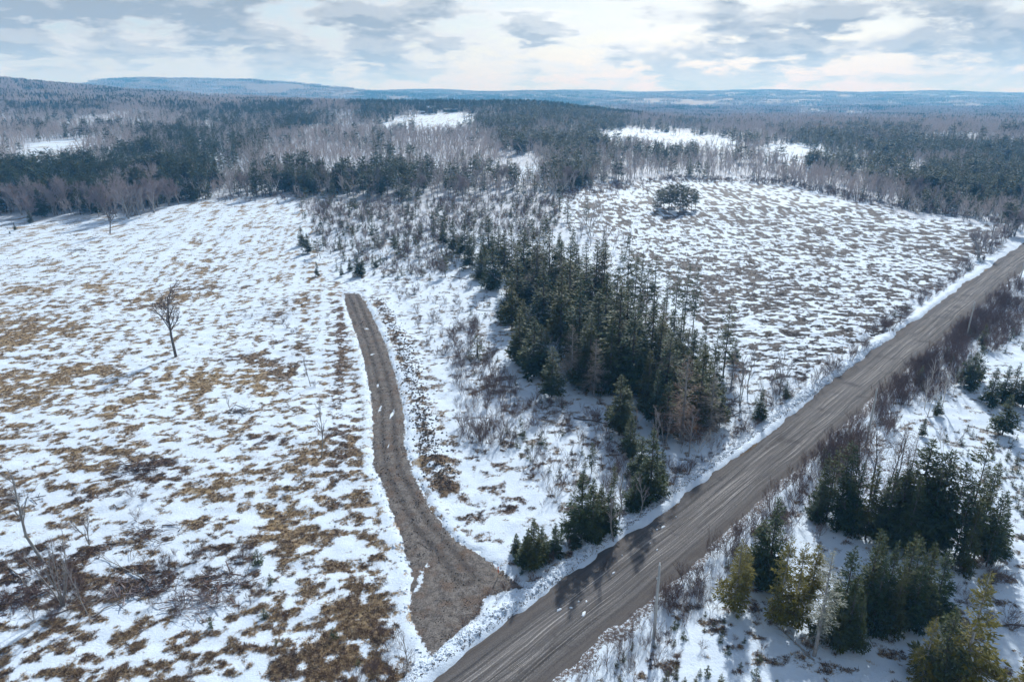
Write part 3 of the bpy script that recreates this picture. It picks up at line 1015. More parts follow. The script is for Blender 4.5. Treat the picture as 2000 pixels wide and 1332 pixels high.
cluster([(TH, 1633, 1030, 862), (TH, 1612, 1020, 870), (SP, 1595, 1020, 942), (TH, 1739, 1055, 918), (SP, 1778, 1056, 856), (TH, 1790, 1070, 880), (SP, 1815, 1074, 878), (TH, 1843, 1090, 900), (TH, 1870, 1098, 858), (TH, 1925, 1108, 958), (SP, 1952, 1065, 995), (SP, 1655, 1030, 940), (TH, 1760, 1060, 900), (TH, 1715, 1050, 930), (TH, 1890, 1080, 940)],
        "spruce_tree", "tall open spruce", "behind the lower right thicket", "open spruces behind the lower right thicket")
cluster([(GO, 1868, 1352, 1110), (GO, 1795, 1340, 1202), (GO, 1985, 1400, 1262), (GO, 1940, 1390, 1306), (SP, 1830, 1345, 1190)], "spruce_tree", "big golden green spruce", "at the bottom right corner", "golden spruces at the bottom right corner")
cluster([(SP, 1932, 792, 716), (SP, 1955, 788, 712), (SP, 1974, 790, 708), (SP, 1996, 795, 700), (SP, 1957, 850, 770), (SP, 1893, 760, 686), (SP, 1882, 752, 692), (SP, 1905, 745, 668), (SP, 1917, 678, 632), (SP, 1857, 718, 692), (SP, 1795, 746, 710), (SP, 1829, 812, 770), (SP, 1801, 852, 816), (SP, 2010, 800, 705)],
        "spruce_tree", "dark young spruce", "on the snow beyond the roadside brush", "young spruces right of the road")
cluster([(SP, 1325, 700, 600), (SP, 1338, 740, 640), (SP, 1362, 760, 660), (SP, 1290, 690, 580), (SP, 1315, 780, 665), (SP, 1352, 815, 700), (SP, 1395, 770, 680), (TH, 1372, 720, 610), (TH, 1392, 745, 640), (SP, 1278, 830, 720), (SP, 1262, 800, 680), (SP, 1300, 850, 740), (SP, 1405, 830, 750)],
        "spruce_tree", "dark spruce", "in the broken lower part of the grove", "spruces in the broken lower part of the grove", wide=.85)
cluster([(SP, 1745, 1060, 900), (TH, 1802, 1078, 880), (SP, 1765, 1085, 930), (SP, 1830, 1085, 925), (TH, 1858, 1110, 930)],
        "spruce_tree", "full dark spruce", "among the tall open spruces lower right", "full spruces among the open ones", wide=.75)
cluster([(SP, 1600, 1004, 882), (SP, 1642, 1034, 868), (SP, 1662, 1046, 900), (SP, 1690, 1052, 905), (SP, 1722, 1062, 912), (SP, 1902, 1088, 900), (SP, 1932, 1096, 956), (SP, 1880, 1120, 985), (SP, 1700, 1235, 1085), (SP, 1738, 1240, 1100), (SP, 1775, 1232, 1090)],
        "spruce_tree", "slim pointed spruce", "of those filling the lower right spruces", "slim spruces filling the lower right stand", wide=.68)
# dead and leafless conifers
px_tree(GR, 1048, 600, 452, "larch_tree", "leafless pale grey larch rising behind the dark grove")
px_tree(GR, 1116, 753, 632, "larch_tree", "leafless beige larch with spreading branches in front of the grove", v=1, wide=1.15)
px_tree(RU, 1172, 620, 486, "dead_conifer", "reddish dead conifer poking out of the far grove")
px_tree(RU, 1248, 690, 556, "dead_conifer", "reddish dead conifer in the middle of the grove")
px_tree(RU, 1330, 866, 690, "dead_conifer", "large rust topped dead conifer at the road end of the grove", wide=1.1)
px_tree(RU, 1427, 762, 684, "dead_conifer", "small rusty dead conifer beside the tall open spruce")
px_tree(GR, 1385, 850, 730, "dead_conifer", "bare grey dead conifer behind the fallen trees by the road")
px_tree(GR, 1300, 790, 655, "dead_conifer", "grey dead conifer left of the rust topped one")
px_tree(GR, 1092, 612, 498, "dead_conifer", "slim grey dead conifer between dark spruces in the far grove")
px_tree(GR, 1205, 660, 538, "dead_conifer", "grey dead conifer standing among the tall spruces of the field side")
px_tree(RU, 1288, 712, 596, "dead_conifer", "brownish dead conifer at the field side of the lower grove")
px_tree(GR, 1160, 775, 660, "dead_conifer", "bare grey conifer at the front foot of the grove")
for i, (a, b, c) in enumerate([(1640, 1010, 835), (1660, 1020, 830), (1676, 1030, 850), (1695, 1010, 820), (1712, 1035, 840), (1728, 1020, 828), (1745, 1040, 850), (1668, 985, 840), (1700, 980, 830), (1738, 985, 826), (1625, 990, 850), (1755, 1000, 835)]):
    px_tree("bare_larch", a, b, c, "larch_tree", f"rusty brown leafless larch, {ORD[i]} of the thin row below the road poles", "leafless larches below the road poles", v=i)
# leafless broadleaf trees that stand out
px_tree("dark_tree", 344, 697, 558, "field_tree", "lone dark leafless tree with dense twiggy head in the left field", v=1)
px_tree("old_trunk", 84, 1095, 915, "leaning_tree", "tall grey leaning trunk with broken top in the lower left", lean=.2, leanaz=-1.57, rz=0.0)
px_tree("multi_tree", 124, 1182, 1048, "bare_tree", "grey leafless tree of many upright stems in the lower left", v=0)
px_tree("thin_tree", 178, 1060, 990, "dead_sapling", "thin dead sapling right of the leaning grey trunk")
px_tree("thin_tree", 628, 892, 775, "sapling_tree", "slender lone leafless sapling left of the driveway", wide=.7)
px_tree("thin_tree", 607, 755, 690, "sapling_tree", "short thin leafless sapling left of the driveway bend", wide=.8)
px_tree("thin_tree", 452, 815, 765, "sapling_tree", "tiny leafless sapling beside dark brush in the left field", wide=.8)
px_tree("thin_tree", 793, 1310, 1240, "sapling_tree", "small leafless sapling at the bottom by the road bank", wide=1.2)
px_tree("dark_tree", 215, 456, 395, "field_tree", "small crooked leafless tree standing out from the left tree row", v=1, wide=1.3)
px_tree("thin_tree", 172, 1200, 1100, "sapling_tree", "pale leafless sapling right of the many stemmed tree", wide=.8)
px_tree("birch", 1362, 882, 828, "birch_tree", "small white birch in front of the rust topped conifer", wide=1.4)
px_tree("birch", 1076, 700, 640, "birch_tree", "forked white birch on the driveway side of the grove", v=1, wide=1.2)
px_tree("birch", 1842, 892, 826, "birch_tree", "white birch standing alone on the snow right of the road")
for i, (a, b, c) in enumerate([(1811, 815, 740), (1822, 812, 742), (1838, 800, 715), (1862, 770, 725), (1876, 772, 735), (1805, 800, 730), (1815, 760, 690), (1830, 745, 680), (1848, 760, 700)]):
    px_tree("birch", a, b, c, "birch_tree", f"thin white birch stem, {ORD[i]} in the brush below the road", "birch stems in the brush below the road", v=0)
for i, (a, b, c) in enumerate([(1210, 1010, 900), (1198, 1060, 950), (1250, 1010, 930), (1300, 880, 800), (1286, 905, 800), (1345, 890, 790), (1240, 880, 790), (1445, 790, 690), (1505, 752, 680), (1530, 738, 684), (1472, 715, 668), (1520, 770, 700), (1460, 770, 690)]):
    px_tree("thin_tree", a, b, c, "thin_bare_tree", f"thin grey leafless tree, {ORD[i]} of those between grove and road", "thin leafless trees between grove and road", v=i)
left_row = [(22, 414, 352), (45, 420, 350), (78, 418, 338), (95, 412, 345), (112, 420, 336), (140, 416, 342), (160, 408, 350), (188, 410, 345), (205, 420, 352), (252, 428, 334), (268, 420, 345), (300, 416, 334), (330, 402, 340), (350, 400, 345), (8, 408, 356), (125, 405, 350), (60, 430, 372)]
for i, (a, b, c) in enumerate(sorted(left_row)):
    px_tree("bare_tree", a, b, c, "bare_tree", f"spreading grey leafless tree, {ORD[i]} from the left in the row edging the left field", "spreading trees edging the left field", v=i, wide=1.25 if 240 < a < 260 else 1.0)
for i, (a, b, c) in enumerate([(1283, 412, 372), (1296, 408, 366), (1306, 414, 362), (1318, 410, 360), (1328, 414, 362), (1340, 410, 366), (1350, 412, 370), (1358, 408, 374), (1312, 404, 364), (1334, 404, 364), (1290, 404, 370)]):
    px_tree("pine", a, b, c, "pine_tree", f"dark green pine, {ORD[i]} of the island clump in the right field", "pines of the island clump in the right field", v=i)
for i, (a, b, c) in enumerate([(60, 436, 408), (30, 450, 434), (20, 458, 450), (590, 480, 440), (602, 495, 455), (668, 540, 515), (684, 530, 502), (700, 540, 500), (708, 538, 505), (735, 522, 498), (620, 540, 510)]):
    px_tree("spruce", a, b, c, "young_spruce", f"small dark spruce, {ORD[i]} of those edging the left field", "small spruces edging the left field", v=i)

# ------------------------------------------------------------------ saplings and shrubs in the open ground
def scatter_px(poly, n, seed, mind=8):
    r = np.random.default_rng(seed)
    P = np.array(poly, float)
    out = []
    lo, hi = P.min(0), P.max(0)
    k = 0
    while len(out) < n and k < n * 60:
        k += 1
        q = lo + (hi - lo) * r.random(2)
        if not in_poly(np.array([q[0]]), np.array([q[1]]), poly)[0]:
            continue
        if any(abs(q[0] - o[0]) < mind and abs(q[1] - o[1]) < mind * .5 for o in out):
            continue
        out.append(q)
    return out


def ok_spot(x, y):
    u, v = road_uv(x, y)
    return abs(float(v)) > RW / 2 + 1.0 and float(drive_sdf(np.array([x]), np.array([y]))[0]) < -.6


def tail(head, lab):
    k = min(i for i in (lab.find(" " + w + " ") for w in ("dotted", "in", "on", "among", "along", "between", "around", "lining", "at")) if i > 0)
    return head + lab[k:]


SAP = [([(1840, 840), (2000, 820), (2000, 1060), (1900, 1000), (1850, 920)], 62, .5, 1.6, "small spruce sapling dotted over the snow above the lower right spruces"),
       ([(1180, 1332), (1250, 1230), (1420, 1190), (1580, 1290), (1560, 1350)], 34, .4, 1.3, "tiny spruce sapling on the snow below the nearest road pole"),
       ([(880, 640), (960, 560), (1010, 740), (1100, 800), (1200, 900), (1150, 960), (1000, 900), (920, 760)], 34, .5, 1.8, "small spruce sapling in the thin brush between driveway and grove"),
       ([(600, 400), (760, 400), (960, 470), (930, 520), (800, 480), (740, 540), (640, 500)], 70, 1.0, 3.2, "young spruce among the mixed brush beyond the driveway end"),
       ([(1000, 850), (1060, 850), (1060, 885), (990, 890)], 6, 1.4, 2.6, "knee high green spruce in the little group above the thin brush"),
       ([(1880, 640), (2000, 560), (2000, 700), (1900, 720)], 16, .8, 2.4, "young spruce on the snow at the right edge"),
       ([(340, 1240), (520, 1050), (560, 1180), (780, 1320), (740, 1332)], 5, .8, 1.6, "stray green spruce seedling in the lower left field")]
for si, (poly, n, a, b, lab) in enumerate(SAP):
    for q in scatter_px(poly, n, 900 + si):
        x, y = at(*q)
        if ok_spot(x, y):
            plant("sapling", x, y, random.uniform(a, b), "spruce_sapling", lab, tail("young spruces", lab), "sapling")
for nm, a, b, c in (("dark sapling beside the survey stake bank", 1020, 1115, 1100), ("lone dark sapling at the grove foot left side", 1038, 655, 625), ("dark sapling right of the driveway middle", 932, 700, 655), ("yellowish green bush in the lower left brush", 505, 1100, 1072), ("small green bush near the bottom of the left field", 412, 1225, 1205)):
    px_tree("sapling", a, b, c, "spruce_sapling", nm, None, "sapling", wide=1.3)

SHRUBS = [  # polygon, count, height range, kind, label
    ([(870, 650), (930, 640), (1010, 780), (1000, 880), (900, 870)], 60, 2.0, 4.2, "whip_shrub", "leafless purple brown shrub in the thicket right of the driveway"),
    ([(760, 560), (880, 560), (960, 700), (860, 720)], 44, 1.0, 2.6, "shrub", "low leafless shrub on the slope right of the driveway top"),
    ([(1010, 780), (1180, 800), (1240, 900), (1250, 1010), (1100, 960), (1010, 880)], 52, 1.5, 3.6, "whip_shrub", "thin leafless shrub on the snow below the grove"),
    ([(1060, 930), (1150, 960), (1130, 1050), (1060, 1000)], 14, 1.5, 3.5, "whip_shrub", "thin leafless shrub around the bushy spruces above the road bank"),
    ([(590, 395), (800, 395), (1000, 420), (1080, 400), (1100, 430), (1000, 520), (940, 470), (900, 560), (720, 540), (640, 480)], 170, 1.5, 4.5, "whip_shrub", "purple brown leafless shrub in the wide brush belt beyond the driveway"),
    ([(470, 590), (560, 590), (570, 650), (480, 640)], 16, .8, 1.6, "shrub", "low reddish shrub in the bare brush patch of the left field"),
    ([(0, 1080), (120, 1060), (200, 1200), (100, 1240), (0, 1200)], 22, .8, 2.0, "shrub", "red brown shrub in the slash at the left edge"),
    ([(270, 1090), (500, 1070), (500, 1180), (300, 1200)], 34, .7, 1.9, "shrub", "red brown shrub among the cut branches in the lower left"),
    ([(220, 960), (300, 960), (300, 1030), (220, 1030)], 3, 1.5, 2.4, "shrub", "fan shaped leafless shrub in the lower left field"),
    ([(540, 880), (560, 560), (720, 560), (720, 880)], 14, .7, 1.6, "shrub", "low leafless shrub in the left field near the driveway"),
    ([(690, 1250), (790, 1230), (800, 1332), (690, 1332)], 12, .8, 2.2, "shrub", "leafless shrub at the bottom by the road bank"),
    ([(1640, 690), (1700, 630), (1760, 640), (1700, 700), (1590, 770), (1560, 760)], 34, 1.4, 3.4, "whip_shrub", "dark leafless shrub between the right field and the road"),
    ([(1760, 610), (1900, 490), (1960, 450), (1975, 470), (1850, 570)], 40, 1.4, 3.4, "whip_shrub", "dark leafless shrub lining the far road edge of the right field"),
    ([(1380, 760), (1560, 730), (1480, 850), (1300, 970), (1290, 930)], 44, 1.0, 2.8, "whip_shrub", "leafless shrub on the road bank below the grove"),
    ([(1400, 1060), (1600, 900), (1700, 850), (1760, 1000), (1600, 1060), (1480, 1100)], 46, 1.5, 3.6, "whip_shrub", "leafless shrub between the road and the lower right spruces"),
    ([(1190, 1332), (1300, 1180), (1420, 1110), (1420, 1190), (1300, 1290)], 22, 1.0, 2.6, "whip_shrub", "leafless shrub on the snow around the nearest road pole"),
    ([(1840, 1080), (1980, 1120), (1990, 1240), (1880, 1200)], 16, .9, 2.0, "shrub", "leafless shrub on the snow right of the lower right thicket"),
    ([(1090, 370), (1560, 350), (1560, 362), (1100, 400)], 30, 1.5, 3.0, "shrub", "reddish shrub along the far edge of the right field"),
]
STUFF_SHRUB = []
shr = []
for si, (poly, n, a, b, kind, lab) in enumerate(SHRUBS):
    for q in scatter_px(poly, n, 950 + si, 5):
        x, y = at(*q)
        if ok_spot(x, y):
            shr.append((x, y, random.uniform(a, b), kind, lab))
# dense whips along the right verge of the road
r_ = np.random.default_rng(77)
for k in range(620):
    u = 20 + 250 * r_.random() ** .9
    v = RW / 2 + 1.0 + abs(r_.normal(0, 2.4)) + .2
    vv = v + .45 * math.sin(u / 55.0)
    x = RC + u * RDX + vv * RNX; y = u * RDY + vv * RNY
    shr.append((x, y, r_.uniform(1.2, 3.0) * (1.35 if u > 95 else .9), "whip_shrub", "leafless whip along the lower road edge " + ("before the nearest road pole" if u < 46 else "between the nearest and second road poles" if u < 98 else "beyond the second road pole")))
for k in range(110):
    u = 60 + 220 * r_.random()
    v = -(RW / 2 + 2.6 + abs(r_.normal(0, 1.6)))
    vv = v + .45 * math.sin(u / 55.0)
    x = RC + u * RDX + vv * RNX; y = u * RDY + vv * RNY
    shr.append((x, y, r_.uniform(.8, 2.0), "shrub", "small leafless shrub on the upper road bank " + ("near the driveway mouth" if u < 110 else "beside the grove" if u < 150 else "beside the right field")))
shr.sort(key=lambda s: -s[2] / math.hypot(s[0], s[1], CAMH))
cnt = {"shrub": 0, "whip_shrub": 0}
for s in shr:
    if cnt[s[3]] < (140 if s[3] == "shrub" else 160):
        cnt[s[3]] += 1
        plant(s[3], s[0], s[1], s[2], "shrub", s[4], tail("shrubs", s[4]), "shrub")
    else:
        STUFF_SHRUB.append(s)

BRUSH = [  # polygon, per square metre, heights, (shrub, whip, sapling) shares
    ([(585, 392), (800, 392), (1090, 384), (1100, 432), (1010, 500), (960, 450), (900, 500), (870, 560), (740, 545), (640, 500)], .20, 1.2, 4.4, (.25, .38, .37)),
    ([(870, 640), (930, 630), (1010, 770), (1010, 880), (900, 870)], .42, 1.2, 3.6, (.3, .68, .02)),
    ([(1010, 780), (1180, 800), (1250, 900), (1240, 1000), (1080, 980), (1010, 880)], .22, .8, 2.8, (.4, .55, .05)),
    ([(760, 560), (880, 560), (960, 700), (860, 720)], .13, .6, 2.2, (.6, .3, .1)),
    ([(1560, 900), (1690, 800), (1880, 640), (2010, 545), (2010, 640), (1900, 720), (1800, 810), (1700, 860), (1640, 930)], 1.0, 1.6, 4.2, (.15, .82, .03)),
    ([(1250, 1200), (1420, 1060), (1600, 930), (1640, 960), (1480, 1110), (1300, 1240)], .6, 1.0, 3.2, (.3, .68, .02)),
    ([(1380, 770), (1560, 730), (1480, 850), (1300, 970), (1290, 900)], .30, .8, 2.6, (.5, .45, .05)),
    ([(1590, 760), (1700, 640), (1960, 445), (1975, 465), (1800, 600), (1680, 710)], .40, 1.0, 3.2, (.4, .56, .04)),
    ([(1090, 372), (1300, 345), (1560, 350), (1700, 385), (1960, 432), (1960, 440), (1640, 392), (1540, 362), (1300, 356), (1100, 395)], .22, 1.0, 3.0, (.7, .2, .1)),
    ([(420, 385), (590, 380), (600, 396), (430, 398)], .15, 1.0, 2.6, (.7, .2, .1)),
    ([(1840, 1080), (1990, 1120), (1990, 1260), (1880, 1210)], .10, .6, 1.8, (.8, .2, 0)),
    ([(0, 1060), (130, 1050), (220, 1200), (100, 1250), (0, 1220)], .35, .5, 1.5, (.95, .05, 0)),
    ([(260, 1080), (510, 1060), (510, 1190), (300, 1210)], .28, .4, 1.4, (.95, .05, 0)),
    ([(900, 560), (960, 560), (1010, 760), (950, 740)], .12, .5, 1.8, (.6, .3, .1)),
    ([(1180, 1332), (1300, 1210), (1500, 1130), (1600, 1290), (1560, 1340)], .07, .4, 1.4, (.7, .2, .1))]
rb = np.random.default_rng(555)
for poly, dn_, a, b, sh_ in BRUSH:
    C = np.array([at(min(max(p[0], -50), 2050), p[1]) for p in poly])
    lo, hi = C.min(0) - 2, C.max(0) + 2
    n = int((hi - lo).prod() * dn_)
    x = rb.uniform(lo[0], hi[0], n); y = rb.uniform(lo[1], hi[1], n)
    px_, py_ = to_px(x, y, terrain(x, y))
    cl = fbm(x / 6.0, y / 6.0, 191, 3)
    ok = in_poly(px_, py_, poly) & (rb.random(n) < np.clip((cl - .32) * 3.2, .05, 1)) & (np.abs(road_uv(x, y)[1]) > RW / 2 + 1.0) & (drive_sdf(x, y) < -.8)
    for xx, yy in zip(x[ok], y[ok]):
        k = rb.choice(3, p=sh_)
        STUFF_SHRUB.append((xx, yy, rb.uniform(a, b) * (1, 1, .75)[k], ("shrub", "whip_shrub", "sapling")[k], ""))
print("brush", len(STUFF_SHRUB))

# ------------------------------------------------------------------ masses: geometry-node instances
def joined_proto(name, parts, mats):
    """parts: list of (V, F, material index, tint)"""
    V, F = join([(p[0], p[1]) for p in parts])
    mi = np.concatenate([np.full(len(p[1]), p[2]) for p in parts])
    tint = np.concatenate([p[3] if p[3] is not None else np.zeros(len(p[0])) for p in parts])
    me = new_mesh(name, V, F, mats, mi, attrs={"tint": tint})
    return bpy.data.objects.new(name, me)


def mesh_arrays(me):
    V = np.zeros(len(me.vertices) * 3); me.vertices.foreach_get("co", V)
    F = np.zeros(len(me.polygons) * 3, np.int32); me.loops.foreach_get("vertex_index", F)
    mi = np.zeros(len(me.polygons), np.int32); me.polygons.foreach_get("material_index", mi)
    return V.reshape(-1, 3), F.reshape(-1, 3), mi


def scatter_object(name, pts, scl, rot, idx, protos, label, cat):
    col = bpy.data.collections.new(name + "_kinds")
    for i, p in enumerate(protos):
        p.name = f"{name}_{i:02d}"
        col.objects.link(p)
    me = bpy.data.meshes.new(name)
    me.vertices.add(len(pts))
    me.vertices.foreach_set("co", np.asarray(pts, np.float32).ravel())
    for k, t, v in (("scl", "FLOAT_VECTOR", scl), ("rot", "FLOAT_VECTOR", rot), ("idx", "INT", idx)):
        a = me.attributes.new(k, t, "POINT")
        a.data.foreach_set("vector" if t == "FLOAT_VECTOR" else "value", np.asarray(v, np.int32 if t == "INT" else np.float32).ravel())
    ng = bpy.data.node_groups.new(name, "GeometryNodeTree")
    ng.interface.new_socket("Geometry", in_out="INPUT", socket_type="NodeSocketGeometry")
    ng.interface.new_socket("Geometry", in_out="OUTPUT", socket_type="NodeSocketGeometry")
    gi = ng.nodes.new("NodeGroupInput"); go = ng.nodes.new("NodeGroupOutput")
    ip = ng.nodes.new("GeometryNodeInstanceOnPoints")
    ci = ng.nodes.new("GeometryNodeCollectionInfo")
    ci.inputs["Collection"].default_value = col
    ci.inputs["Separate Children"].default_value = True
    ci.inputs["Reset Children"].default_value = True
    ng.links.new(gi.outputs[0], ip.inputs["Points"])
    ng.links.new(ci.outputs[0], ip.inputs["Instance"])
    ip.inputs["Pick Instance"].default_value = True

    def na(k, t):
        n = ng.nodes.new("GeometryNodeInputNamedAttribute")
        n.data_type = t
        n.inputs[0].default_value = k
        return n.outputs[0]
    ng.links.new(na("idx", "INT"), ip.inputs["Instance Index"])
    ng.links.new(na("rot", "FLOAT_VECTOR"), ip.inputs["Rotation"])
    ng.links.new(na("scl", "FLOAT_VECTOR"), ip.inputs["Scale"])
    ng.links.new(ip.outputs[0], go.inputs[0])
    o = link(name, me, kind="stuff", label=label, category=cat)
    md = o.modifiers.new("scatter", "NODES")
    md.node_group = ng
    return o


def ground_many(x, y):
    return ground_z(np.asarray(x, float), np.asarray(y, float))


if STUFF_SHRUB:
    protos, index = [], {}
    for kind in ("shrub", "whip_shrub", "sapling"):
        index[kind] = []
        for p in PROTO[kind]:
            a = mesh_arrays(p["trunk"]); b = mesh_arrays(p["crown"])
            index[kind].append((len(protos), p["h"]))
            if kind == "sapling":
                tn = np.random.default_rng(3).random(len(b[0]))
                protos.append(joined_proto("x", [(a[0], a[1], 1, None), (b[0], b[1], 0, tn)], [M_SPRUCE, M_BARK]))
                continue
            protos.append(joined_proto("x", [(a[0], a[1], 0, None), (b[0], b[1], 1, None)], [M_SHRUB, M_SHRUB]))
    xs = np.array([s[0] for s in STUFF_SHRUB]); ys = np.array([s[1] for s in STUFF_SHRUB])
    ch = [random.choice(index[s[3]]) for s in STUFF_SHRUB]
    sc = np.array([s[2] / c[1] for s, c in zip(STUFF_SHRUB, ch)])
    scatter_object("brush", np.column_stack([xs, ys, ground_many(xs, ys) - .05]), np.repeat(sc[:, None], 3, 1),
                   np.column_stack([np.zeros(len(xs)), np.zeros(len(xs)), RNG.random(len(xs)) * 6.28]), [c[0] for c in ch], protos,
                   "thin leafless brush along the road and between the trees", "brush")


# ---- mid and far trees
def mid_conifer(seed, nb, tw, leaf, R=2.0, **kw):
    (tv, tf), (bv, bf), (cv, cf), tint = conifer(seed, 10.0, R, nb=nb, tw=tw, leaf=leaf, ksides=4, **kw)
    return [(tv, tf, 1, None), (cv, cf, 0, tint)]


def mid_bare(seed, **kw):
    segs = bare(seed, 10.0, **kw)
    top = max(s[1][2] for s in segs)
    a = segs_mesh(segs, lambda l: l == 0, 4); b = segs_mesh(segs, lambda l: l > 0, 3)
    k = 10.0 / top
    return [(a[0] * k, a[1], 1, None), (b[0] * k, b[1], 0, None)]


MID_CON = [joined_proto("x", mid_conifer(500 + i, 75, 6, .62, R=(1.7, 2.2, 1.9, 1.5)[i], clear=(.06, .1, .25, .15)[i], wide=.42, lump=.4), [M_SPRUCE if i < 3 else M_PINE, M_BARK]) for i in range(4)]
MID_CON.append(joined_proto("x", mid_conifer(510, 60, 7, .7, R=2.4, clear=.35, wide=.45, lump=.5, shape="round"), [M_PINE, M_BARK]))
MID_BARE = [joined_proto("x", mid_bare(520 + i, stems=1, levels=4, kids=(9, 5, 3), spread=(.5, .6, .45, .7)[i], r0=.12, rmin=.026, first=.25, ratio=(.36, .42, .33, .48)[i], upright=.6), [M_FARBARE, M_BARK_GREY]) for i in range(4)]


def forest_points(y0, y1, sp0, seed, wmargin=1.12):
    """jittered grid over the wedge of land in view"""
    r = np.random.default_rng(seed)
    xs, ys = [], []
    y = y0
    while y < y1:
        hw = y * .75 * wmargin + 25
        n = int(2 * hw / sp0)
        xs.append(np.linspace(-hw, hw, n) + r.uniform(-.5, .5, n) * sp0 * 1.3)
        ys.append(np.full(n, y) + r.uniform(-.5, .5, n) * sp0 * 1.3)
        y += sp0
    return np.concatenate(xs), np.concatenate(ys)


def classify(x, y):
    """probability of a tree and of its being a conifer"""
    z = terrain(x, y)
    px, py = to_px(x, y, z)
    qx, qy = px, py
    px = px + (fbm(x / 25.0, y / 25.0, 211, 3) - .5) * 110; py = py + (fbm(x / 25.0, y / 25.0, 217, 3) - .5) * 22
    lf = in_poly(qx, qy, P_LEFT); rf = in_poly(px, py, P_RIGHT); fo = open_far(px, py)
    u, v = road_uv(x, y)
    big = fbm(x / 75.0 + 3, y / 110.0, 131, 4)
    con = .06 + .84 * sm(.55, .61, big)
    gap = fbm(x / 55.0, y / 80.0, 137, 3)
    cov = .92 * (1 - .9 * sm(.60, .68, gap))
    # belts read from the photograph
    def belt(poly, c, k=1.0):
        m = in_poly(px, py, poly)
        nonlocal con, cov
        con = np.where(m, c, con); cov = np.where(m, k, cov)
    belt([(420, 345), (1000, 330), (1100, 380), (1080, 400), (760, 398), (590, 392), (430, 388)], .5, .5)      # open mixed wood behind the left field
    belt([(1085, 330), (1530, 320), (1560, 356), (1420, 346), (1190, 358), (1095, 380)], .32, .75)
    belt([(1540, 335), (1760, 345), (2100, 400), (2100, 440), (1960, 440), (1760, 408), (1640, 382)], .40, .7)
    belt([(1560, 315), (1760, 318), (1780, 345), (1560, 335)], .75, .8)
    belt([(430, 262), (1000, 262), (1000, 325), (430, 335)], .14, 1.0)                                            # bare grey mauve wood
    belt([(930, 235), (1180, 228), (1240, 262), (1160, 300), (990, 305)], .86, 1.0)
    belt([(1140, 300), (1400, 302), (1400, 325), (1140, 325)], .7, .9)
    belt([(-200, 345), (400, 335), (408, 392), (280, 408), (0, 420), (-200, 430)], .88, .9)                      # dark row behind the left trees
    belt([(-200, 248), (430, 250), (430, 268), (-200, 270)], .15, 1.0)
    belt([(-300, 140), (430, 172), (430, 222), (-300, 235)], .42, 1.0)
    belt([(180, 275), (420, 268), (430, 305), (200, 318)], .35, 1.0)
    belt([(700, 180), (1100, 195), (1240, 226), (1240, 236), (920, 222), (700, 215)], .93, 1.0)
    belt([(500, 238), (745, 226), (760, 243), (500, 258)], .75, 1.0)
    belt([(1790, 330), (2150, 325), (2150, 405), (1900, 395), (1780, 385)], .93, 1.0)                             # dark pines at the right
    belt([(1240, 228), (1900, 240), (2100, 262), (2100, 270), (1600, 262), (1240, 250)], .12, 1.0)
    belt([(1520, 262), (1780, 270), (2100, 300), (2100, 325), (1800, 310), (1540, 276)], .85, 1.0)
    belt([(1440, 300), (1500, 296), (1530, 318), (1440, 325)], .8, .8)
    stand = fbm(x / 38.0, y / 60.0, 139, 3)                 # uneven stands inside every belt
    con = np.clip(con + (stand - .56) * 2.2 * (con > .05) * (con < .92), 0.02, .98)
    cov = np.clip(cov * (.55 + .9 * fbm(x / 20.0, y / 26.0, 143, 3)), 0, 1)
    cov = np.where(lf | rf | fo, 0, cov)
    cov = np.where((np.abs(v) < 9) & (y < 560), 0, cov)
    # the open brush belt and everything nearer is planted by hand
    cov = np.where((y < 215) & ~((px > 1700) & (py < 450)), 0, cov)
    near_brush = in_poly(px, py, [(575, 385), (760, 396), (1085, 384), (1100, 432), (1290, 530), (900, 580), (600, 560)])
    cov = np.where(near_brush, .15, cov); con = np.where(near_brush, .6, con)
    return cov, con, qx, qy


def build_forest():
    con_all, bare_all = [], []
    for (y0, y1, sp, seed) in ((195, 420, 3.0, 1), (420, 1060, 4.6, 2)):
        x, y = forest_points(y0, y1, sp, 700 + seed)
        cov, con, px, py = classify(x, y)
        r = np.random.default_rng(40 + seed)
        keep = (r.random(x.size) < cov) & (px > -120) & (px < 2120) & (py > 150)
        x, y, con = x[keep], y[keep], con[keep]
        isc = r.random(x.size) < con
        big = fbm(x / 40.0, y / 40.0, 77, 2)
        hc = r.uniform(6.5, 13, x.size) * (.75 + .5 * big)
        hb = r.uniform(7.0, 12, x.size) * (.75 + .5 * big)
        small = (y < 330) & (in_poly(*to_px(x, y, terrain(x, y)), [(420, 345), (1000, 330), (1100, 380), (1080, 400), (760, 398), (590, 392), (430, 388)]))
        hc = np.where(small, hc * .8, hc); hb = np.where(small, hb * .62, hb)
        jx_, jy_ = to_px(x, y, terrain(x, y))
        row = in_poly(jx_ + (fbm(x / 14.0, y / 14.0, 223, 3) - .5) * 160, jy_, [(-200, 345), (400, 335), (408, 392), (280, 408), (0, 420), (-200, 430)])
        hc = np.where(row, r.uniform(8, 15.5, x.size), hc)
        nb_ = in_poly(*to_px(x, y, terrain(x, y)), [(575, 385), (760, 396), (1085, 384), (1100, 432), (1290, 530), (900, 580), (600, 560)])
        hc = np.where(nb_, hc * .5, hc); hb = np.where(nb_, hb * .6, hb)
        con_all.append(np.column_stack([x, y, hc])[isc]); bare_all.append(np.column_stack([x, y, hb])[~isc])
    out = []
    for A in (np.concatenate(con_all), np.concatenate(bare_all)):
        px, py = to_px(A[:, 0], A[:, 1], terrain(A[:, 0], A[:, 1]))
        inf = (px > 0) & (px < 2000)
        key = np.where(inf, A[:, 2] / np.hypot(A[:, 0], A[:, 1]), 0)
        out.append(A[np.argsort(-key)])
    return out


